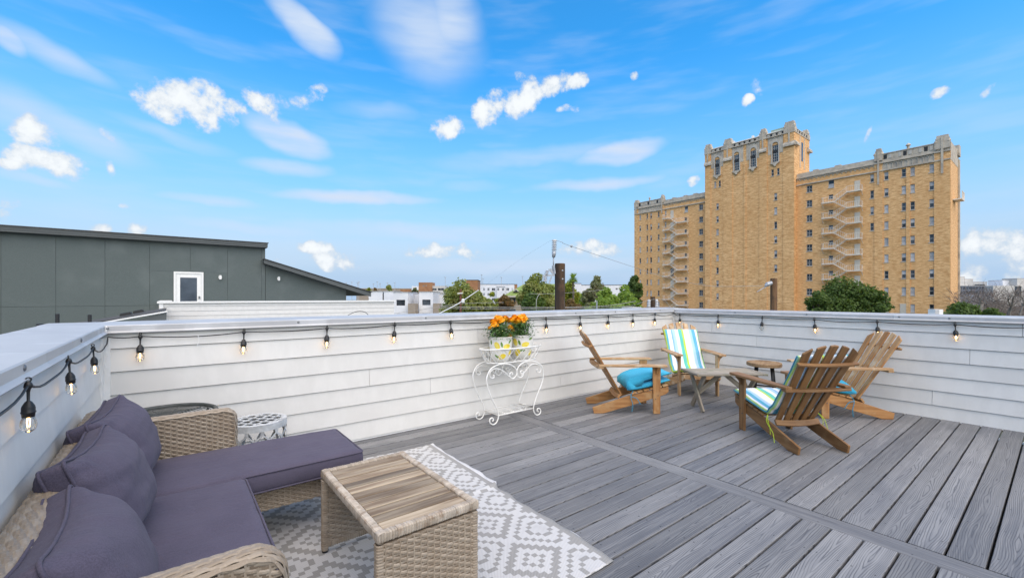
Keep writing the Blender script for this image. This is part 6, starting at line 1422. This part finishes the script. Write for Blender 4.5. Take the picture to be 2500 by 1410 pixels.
def tree(name, label, px, ptop, Z, wpx, kind, n=4000, seed=1, clumps=26, tall=0.9, leaf=0.20, group='town trees', low=None, cat='tree'):
    rg = np.random.default_rng(seed); top = at(px, ptop, Z); R_ = wpx / 2 * Z / F
    h = low if low is not None else R_ * 2 * tall
    o = empty(name, (top.x, top.y, -10), label=label, cat=cat, group=group)
    zt = top.z + 10; cz = zt - h / 2
    cs = []; rs = []
    for i in range(clumps):
        d = rg.normal(size=3); d /= np.linalg.norm(d); q = rg.uniform(0.25, 1.0) ** 0.5 * 0.72
        sq = 1.0 - 0.25 * max(0, d[2])
        c = d * q * np.array([R_ * sq, R_ * sq, h / 2]); cs.append(c + np.array([0, 0, cz])); r = rg.uniform(0.26, 0.42); rs.append([R_ * r, R_ * r, min(h / 2, R_) * r * 0.9])
    cs[0] = np.array([0, 0, zt - rs[0][2] * 0.95])
    cs, rs = np.array(cs), np.array(rs)
    link('crown', leaf_cloud(cs, rs, n, leaf, rg), LM[kind], o)
    tr = MB().tube([(0, 0, 0), (0.1 * R_ * rg.normal(), 0.1 * R_ * rg.normal(), (cz - h * 0.3) * 0.6), (0, 0, max(1.0, cz - h * 0.25)), (0, 0, cz + h * 0.2)], [0.10 * R_ + 0.05, 0.08 * R_ + 0.04, 0.07 * R_ + 0.03, 0.02 * R_ + 0.01], 8)
    for c in cs[1: min(len(cs), 12)]:
        b = Vector((0, 0, max(0.8, cz - h * 0.35))); m_ = b.lerp(Vector(c), 0.55) + Vector((0, 0, -0.05 * R_)); tr.tube([b, m_, Vector(c)], [0.045 * R_ + 0.02, 0.025 * R_ + 0.012, 0.008 * R_ + 0.005], 6)
    tr.build('trunk', M['bark'], o, world=False, smooth=True)
    return o
tree('leafy_tree', 'big leafy olive green tree beside the curtained white townhouse', 1124, 680, 60, 120, 'olive', 7800, 3, 34, 1.05, 0.17)
tree('leafy_tree', 'small bushy tree spreading below the brick block', 1166, 710, 64, 72, 'olive', 3300, 4, 18, 1.0, 0.17)
tree('young_tree', 'yellow green young tree in front of the white apartment block', 1202, 713, 75, 46, 'yellow', 2250, 5, 14, 1.3, 0.17)
tree('young_tree', 'rust tinted small tree just before the brick green roofed house', 1231, 720, 70, 52, 'rust', 2250, 6, 14, 1.2, 0.16)
tree('leafy_tree', 'tall olive tree in front of the green roof, beside the utility pole', 1310, 665, 55, 98, 'olive', 6900, 7, 30, 1.3, 0.15)
tree('leafy_tree', 'low dark tree hiding the lower storey of the green roofed house', 1298, 712, 52, 90, 'dark', 3900, 8, 18, 0.9, 0.15)
tree('leafy_tree', 'yellow green tree showing just past the utility pole', 1390, 688, 62, 62, 'yellow', 4500, 9, 20, 1.35, 0.16)
tree('leafy_tree', 'brownish shrubby tree at the foot of the utility pole', 1392, 730, 48, 56, 'rust', 3000, 19, 14, 0.8, 0.14)
tree('leafy_tree', 'grey green open crowned tree standing above its neighbours by the palm', 1458, 674, 90, 54, 'grey', 3900, 10, 20, 1.2, 0.2)
tree('leafy_tree', 'round bright green tree below the grey green tree', 1480, 700, 62, 76, 'green', 4800, 11, 22, 1.2, 0.16)
tree('leafy_tree', 'dark grey green tree between the palm house and the round tree', 1440, 704, 75, 54, 'grey', 3300, 12, 16, 1.4, 0.18)
tree('leafy_tree', 'bright green tree touching the hotel corner', 1524, 694, 66, 84, 'green', 5100, 13, 22, 1.3, 0.16)
tree('leafy_tree', 'tall dark green tree partly behind the hotel edge', 1550, 672, 112, 48, 'dark', 3900, 14, 20, 1.8, 0.25)
tree('leafy_tree', 'low green tree filling the gap above the parapet by the metal post', 1475, 724, 55, 120, 'green', 3600, 15, 16, 0.8, 0.15)
tree('broad_tree', 'broad dark evergreen tree in front of the hotel fire escape', 2058, 672, 70, 150, 'dark', 12750, 16, 46, 0.95, 0.16)
tree('broad_tree', 'lower dark evergreen crown joined to the broad tree, on the service door side', 2128, 698, 68, 84, 'dark', 6000, 17, 26, 1.0, 0.16)
tree('broad_tree', 'dark evergreen shoulder of the broad tree on the tower side', 1998, 708, 68, 60, 'dark', 3900, 18, 20, 1.2, 0.16)
tree('evergreen_bush', 'dark green bush peeking over the shaded wall beside the hotel end', 2352, 738, 36, 100, 'dark', 5400, 20, 24, 0.75, 0.09, cat='bush')
tree('evergreen_bush', 'lower tail of green bush running along under the bare trees', 2420, 752, 37, 66, 'dark', 3300, 21, 16, 0.7, 0.09, cat='bush')
for (px, py, w, kd, lb) in ((950, 695, 22, 'olive', 'tiny olive tree on the horizon above the white townhouse'), (901, 702, 16, 'yellow', 'tiny yellow tree on the horizon past the grey roof tip'), (916, 703, 14, 'rust', 'tiny rusty tree on the horizon between light poles'), (1014, 702, 20, 'grey', 'tiny grey green tree beside the brick stair tower')):
    tree('far_tree', lb, px, py, 250, w, kd, 500, px, 9, 1.0, 0.5)
tree('leafy_tree', 'olive tree filling in just before the utility pole', 1342, 694, 58, 52, 'olive', 3600, 41, 20, 1.5, 0.15)
tree('leafy_tree', 'mid green tree behind the porch of the green roofed house', 1424, 716, 78, 52, 'green', 2600, 42, 18, 1.1, 0.17)
tree('leafy_tree', 'low bright green tree beside the transformers at the hotel foot', 1538, 716, 58, 64, 'green', 3600, 43, 20, 1.2, 0.15)
tree('leafy_tree', 'low olive tree below the white apartment block', 1196, 732, 72, 70, 'olive', 2600, 44, 18, 0.8, 0.17)
# palm
pp = at(1399, 680, 60); palm = empty('palm_tree', (pp.x, pp.y, -10), label='fan palm rising beside the utility pole', cat='tree')
MB().tube([(0, 0, 0), (0.2, 0, 6), (0, 0, pp.z + 10)], [0.20, 0.15, 0.12], 8).build('trunk', M['bark'], palm, world=False)
mb = MB(); rp = random.Random(4)
for k in range(46):
    t = rp.uniform(0, 6.28); el = rp.uniform(-0.9, 1.4); L = rp.uniform(0.7, 1.05); d = Vector((math.cos(t)*math.cos(el), math.sin(t)*math.cos(el), math.sin(el))); a, b = frame3(d); c = Vector((0, 0, pp.z + 10))
    for q in range(7):
        dd = (d + a * (q - 3) * 0.16).normalized(); e_ = c + dd * L - Vector((0, 0, 0.18 if el < 0.8 else 0.03)); m_ = c + dd * L * 0.55; w = a * 0.035
        mb.add([c, m_ - w, e_, m_ + w], [(0, 1, 2, 3)])
mb.build('fronds', LM['green'], palm, world=False)
# bare trees and brush beyond the hotel
def bare(label, px, pbase, ptop, Z, seed, lean=0.0, r0=None, spread=0.9):
    b = at(px, pbase, Z); tp = at(px, ptop, Z); h = tp.z - b.z; rg = random.Random(seed)
    o = empty('bare_tree', (b.x, b.y, -10), label=label, cat='tree', group='bare trees beyond the hotel'); mb = MB(); r0 = r0 or h * 0.045
    def grow(p, d, L, r, dep):
        pts = [p]; q = p
        for i in range(3):
            d = (d + Vector((rg.gauss(0, .16), rg.gauss(0, .16), rg.gauss(0, .12)))).normalized(); q = q + d * L / 3; pts.append(q)
        mb.tube(pts, [r, r*0.85, r*0.72, r*0.6], 5 if dep < 2 else 4)
        if dep < 4:
            for k in range(2 if dep else 3):
                nd = (d + Vector((rg.uniform(-1, 1), rg.uniform(-1, 1), rg.uniform(-0.2, 0.6))) * spread).normalized(); grow(pts[rg.choice((2, 3))], nd, L * rg.uniform(0.5, 0.75), r * 0.55, dep + 1)
    base = Vector((0, 0, b.z + 10)); mb.tube([(0, 0, 0), base], [r0 * 1.3, r0], 6)
    grow(base, Vector((lean * CT, -lean * ST, 1)).normalized(), h * 0.42, r0, 0)
    mb.build('branches', M['greybark'], o, world=False); return o
bare('bare forked tree rising highest against the pale far buildings', 2462, 768, 690, 60, 5, 0.05)
bare('bare broken topped tree between the bush and the tallest bare tree', 2400, 768, 705, 58, 9, -0.02, r0=0.22)
bare('bare tree with a pale bough leaning toward the hotel', 2414, 776, 728, 52, 12, -0.9, r0=0.2, spread=0.6)
bare('bare pale stemmed tree at the far edge of the view', 2490, 770, 712, 55, 15, 0.3)
rg = np.random.default_rng(31); mb = MB(); rq = random.Random(8)
for i in range(2600):
    px = rq.uniform(2325, 2640); Z = rq.uniform(66, 100); py = rq.uniform(716, 775) - (6 if px > 2400 else 0) * rq.random(); p = at(px, py, Z)
    d = Vector((rq.gauss(0, .6), rq.gauss(0, .6), rq.uniform(-0.2, 1))).normalized(); L = rq.uniform(0.5, 1.9); r = rq.uniform(0.012, 0.035)
    q = p + d * L; e_ = q + (d + Vector((rq.gauss(0, .5), rq.gauss(0, .5), 0.2))).normalized() * L * 0.6; mb.tube([p, q, e_], [r, r*0.7, r*0.3], 3, caps=False)
mb.build('bare_brush', pm('bare_twigs', (0.10, 0.078, 0.068), (0.17, 0.14, 0.125), ns=0.5, rough=0.9, island=0.3), label='thicket of bare grey brown brush beyond the hotel', cat='brush', kind='stuff')
mb = MB()
for i in range(60):
    px = 2325 + i * 5.5; p = at(px, 730 + 6 * math.sin(i * 0.9) + rq.uniform(-4, 4), 102)
    mb.add([(p.x - 2.5, p.y, -10), (p.x + 2.5, p.y - 1, -10), (p.x + 2.2, p.y - 1, p.z - 0.6), (p.x, p.y, p.z), (p.x - 2.2, p.y, p.z - 0.5)], [(0, 1, 2, 3, 4)])
rise = MB().grid(lambda u, v: (lambda p: (p.x, p.y, -10 + (p.z + 10) * math.sin(v * math.pi) ** 0.6 if 0 < v < 1 else -10))(at(2300 + 380 * u, 742 + 5 * math.sin(u * 14) + 3 * math.sin(u * 31), 88 + 40 * v)), 40, 10)
rise.build('brushy_slope', pm('dry_slope', (0.10, 0.085, 0.07), (0.07, 0.06, 0.045), ns=0.8, rough=0.95), kind='structure')

# ------------------------------------------------------------------ utility poles and wires
M['pole'] = pm('creosoted_pole', (0.030, 0.017, 0.010), (0.085, 0.045, 0.022), (6, 6, 0.4), 2.0, 0.8, 0.6, 0.01, detail=7, c3=(0.10, 0.05, 0.022), c3s=3)
M['porcelain'] = pm('grey_porcelain', (0.58, 0.59, 0.60), (0.50, 0.51, 0.52), ns=6, rough=0.3)
M['galv'] = pm('galvanised_steel', (0.42, 0.44, 0.46), (0.34, 0.36, 0.38), ns=8, rough=0.45, metal=0.4)
Z1 = 12.7; pb = at(1367, 643, Z1); kp = Z1 / F
up = empty('utility_pole', (pb.x, pb.y, -10), label='thick dark wooden utility pole with a tall grey insulator, behind the long wall', cat='utility pole')
MB().lathe([(0.165, -10), (0.152, pb.z - 0.02), (0.14, pb.z)], 20, (pb.x, pb.y, 0)).build('post', M['pole'], up, smooth=False)
rt_ = Vector((CT, -ST, 0))                         # to the right in the view
def U(px, py, dz=0.0): return at(px, py, Z1 - 0.16)
def insul(mb, a, b, r, n):
    a, b = Vector(a), Vector(b); d = (b - a).normalized(); u, v = frame3(d); L = (b - a).length; prof = []
    for i in range(n): t = L * (i + 0.15) / n; prof += [(r * 0.55, t), (r, t + L/n*0.30), (r * 0.95, t + L/n*0.42), (r * 0.55, t + L/n*0.55)]
    for i in range(len(prof) - 1):
        (r0, t0), (r1, t1) = prof[i], prof[i+1]; m = 12
        mb.add([a + d*t0 + (u*math.cos(2*math.pi*k/m) + v*math.sin(2*math.pi*k/m))*r0 for k in range(m)] + [a + d*t1 + (u*math.cos(2*math.pi*k/m) + v*math.sin(2*math.pi*k/m))*r1 for k in range(m)], [(k, (k+1) % m, m + (k+1) % m, m + k) for k in range(m)])
    return mb
mb = insul(MB(), U(1352.8, 612), U(1353.5, 586), 6.8 * kp, 6); mb.tube([U(1353.5, 588), U(1353.6, 585)], 5.5 * kp, 10); mb.build('insulator', M['porcelain'], up, smooth=True)
mb = MB().tube([U(1352.6, 613), U(1352.2, 620), U(1351.5, 628)], [5.2*kp, 5.0*kp, 3.6*kp], 10).tube([U(1351.3, 627), U(1351, 650)], 1.4 * kp, 8); mb.build('insulator_stem', M['galv'], up, smooth=True)
mb = MB().bar(U(1350.6, 648), U(1353.4, 668), 5*kp, 5*kp).bar(U(1350.8, 671.5), U(1325, 673), 3.4*kp, 3.4*kp).bar(U(1346.5, 675), U(1340.5, 692), 3.2*kp, 3.2*kp).bar(U(1344, 655), U(1353, 673), 3.5*kp, 4*kp).bar(U(1339, 656), U(1349, 668), 2.2*kp, 2.2*kp); mb.build('bracket', M['galv'], up)
insul(MB(), U(1333, 671), U(1336.5, 659), 5.5 * kp, 4).build('insulator', M['porcelain'], up, smooth=True)
insul(MB(), U(1330, 688), U(1332, 674), 5.8 * kp, 4).build('insulator', M['porcelain'], up, smooth=True)
for py in (660, 680.5):
    mb = MB().lathe([(0.0, 0.0), (1.8*kp, 0.0), (1.8*kp, 0.02), (0.0, 0.025)], 8); c = at(1373, py, Z1 - 0.145); mb.v = [(c.x + v[0]*rt_.x, c.y + v[0]*rt_.y - v[2]*0.7, c.z + v[1]) for v in mb.v]; mb.build('bolt', M['galv'], up)
MB().tube([at(1377, 650, Z1 - 0.1), at(1377.5, 700, Z1 - 0.1), at(1377.5, 790, Z1 - 0.1)], 0.012, 6).build('ground_lead', M['bark'], up)
Z2 = 21.0; p2_ = at(1889, 679, Z2)
up2 = empty('utility_pole', (p2_.x, p2_.y, -10), label='brown wooden utility pole standing in front of the hotel tower', cat='utility pole')
MB().lathe([(0.165, -10), (0.148, p2_.z - 0.02), (0.138, p2_.z)], 16, (p2_.x, p2_.y, 0)).build('post', pm('brown_pole', (0.12, 0.058, 0.026), (0.20, 0.10, 0.045), (6, 6, 0.5), 2, 0.8, 0.5, 0.01, c3=(0.07, 0.035, 0.018), c3s=3), up2)
mb = MB().tube([at(1884, 690, Z2 - .2), at(1873, 694, Z2 - .2), at(1868, 698, Z2 - .2)], [0.09, 0.11, 0.05], 8).tube([at(1883, 692, Z2 - .2), at(1848, 712, Z2 - .2)], 0.02, 5); mb.build('bracket', M['galv'], up2)
Z3 = 34.0; p3_ = at(1593.5, 724, Z3)
up3 = empty('utility_pole', (p3_.x, p3_.y, -10), label='dark pole flanked by pale transformers, low beside the hotel base', cat='utility pole')
MB().box(p3_.x - 0.13, p3_.x + 0.13, p3_.y - 0.13, p3_.y + 0.13, -10, p3_.z).build('post', M['pole'], up3)
for px in (1584.5, 1603):
    a = at(px, 749, Z3); MB().lathe([(0.12, 0), (0.13, 0.05), (0.10, 0.10), (0.13, 0.15), (0.10, 0.22), (0.13, 0.28), (0.10, 0.36), (0.13, 0.42), (0.11, 0.55), (0.05, 0.60)], 12, (a.x, a.y, a.z)).build('transformer', M['porcelain'], up3)
    b_ = at(1593.5, 748, Z3); MB().bar(a, b_, 0.05, 0.05).build('bracket', M['galv'], up3)
Z4 = 45.0; p4_ = at(1124.5, 705, Z4)
up4 = empty('utility_pole', (p4_.x, p4_.y, -10), label='brown utility pole with a white crossarm and transformer, before the big leafy tree', cat='utility pole')
MB().lathe([(0.13, -10), (0.11, p4_.z)], 10, (p4_.x, p4_.y, 0)).build('post', pm('red_brown_pole', (0.16, 0.06, 0.03), ns=2, rough=0.8), up4)
MB().bar(at(1117, 716, Z4 - .2), at(1130, 715, Z4 - .2), 0.10, 0.10).build('crossarm', M['whitemetal'], up4)
a = at(1130.5, 739, Z4 - .1); MB().lathe([(0.0, 0), (0.16, 0.02), (0.17, 0.35), (0.10, 0.42), (0.0, 0.43)], 12, (a.x, a.y, a.z)).build('transformer', M['whitemetal'], up4)
p5_ = at(1412, 711, 95); up5 = empty('utility_pole', (p5_.x, p5_.y, -10), label='slim dark utility pole with crossarm by the porch of the green roofed house', cat='utility pole')
MB().lathe([(0.16, -10), (0.12, p5_.z)], 8, (p5_.x, p5_.y, 0)).build('post', M['pole'], up5); MB().bar(at(1402, 725, 94.8), at(1419, 723.5, 94.8), 0.14, 0.14).build('crossarm', M['galv'], up5)
p6_ = at(1457, 735, 30); tag(MB().lathe([(0.045, -10), (0.045, p6_.z), (0.0, p6_.z + 0.03)], 8, (p6_.x, p6_.y, 0)).build('metal_post', M['galv']), 'thin grey metal post just above the parapet, before the green trees', 'post')
M['wire'] = pm('overhead_wire', (0.32, 0.32, 0.31), rough=0.5); M['wirewhite'] = pm('white_guy_guard', (0.70, 0.70, 0.69), rough=0.5)
def wire(label, pts, r, mat='wire', n=10):
    P = [at(*p) for p in pts]; return tag(MB().tube(catmull(P, n), r, 5).build('overhead_wire', M[mat]), label, 'wire', 'overhead wires')
wire('wire sloping from the tall insulator down toward the leafy tree', [(1353, 586, Z1 - .16), (1336, 592, 13), (1260, 640, 16), (1200, 685, 19), (1165, 712, 21)], 0.0018)
wire('wire running from the tall insulator across the face of the hotel to the brown pole', [(1353, 586, Z1 - .16), (1372, 591, 12.7), (1395, 601, 13.2), (1545, 651, 15.5), (1640, 680, 17.5), (1740, 698, 19), (1868, 697, 20.8)], 0.007)
a = at(1395, 601, 13.2); tag(MB().lathe([(0.0, -0.04), (0.035, -0.02), (0.04, 0.01), (0.0, 0.04)], 10, a).build('wire_clamp', M['galv']), 'small grey clamp on the wire beside the tall insulator', 'clamp')
wire('thick white guy wire cover slanting up past the leafy tree', [(1168, 708, 17), (1120, 740, 14.5), (1068, 767, 12.5)], 0.016, 'wirewhite')
wire('long level cable crossing low in front of the trees', [(1072, 748, 30), (1240, 750, 31), (1370, 749.5, 32), (1480, 746, 33), (1552, 735, 34)], 0.020)
wire('second level cable just below the first in front of the trees', [(1072, 752, 30), (1240, 754, 31), (1370, 752, 32), (1480, 750, 33), (1552, 745, 34)], 0.016)
wire('thin cable at eaves height before the green roofed house', [(1295, 717, 30), (1360, 716, 31), (1430, 711, 32), (1475, 707, 33)], 0.012)
wire('drooping service cable in front of the low dark tree', [(1318, 716, 20), (1311, 728, 19.5), (1309, 748, 19.3), (1310, 762, 19.3)], 0.012)
wire('cable over the roofs of the boxy white townhouses', [(960, 765, 28), (1050, 752, 29), (1125, 741, 30), (1230, 738, 31)], 0.012)
wire('looping service cable at the foot of the hotel escape', [(1555, 742, 33), (1590, 731, 33), (1622, 733, 33), (1640, 757, 33)], 0.014)
# flat roof edge and plant near the hotel base
a, b = at(1518, 749, 40), at(1566, 749, 40)
tag(MB().box(a.x, b.x, min(a.y, b.y), max(a.y, b.y), -10, a.z).build('low_roof', M['bconc']), 'low pale roof edge at the foot of the hotel, by the transformers', 'building')
c = at(2284, 768, 30); ac = empty('air_conditioner', (c.x, c.y, -10), math.atan2(-ST, CT), label='white box air conditioner on a roof corner before the hotel end', cat='air conditioner')
MB().box(-0.28, 0.28, -0.25, 0.25, c.z + 10, at(2284, 754.5, 30).z + 10).build('casing', M['whitemetal'], ac, world=False)
MB().box(-0.279, 0.0, -0.262, -0.251, c.z + 10.03, at(2284, 754.5, 30).z + 9.98).build('grille', M['flashing'], ac, world=False)
MB().box(-0.5, 0.5, -0.5, 0.5, 0, c.z + 9.999).build('stand', M['bconc'], ac, world=False)
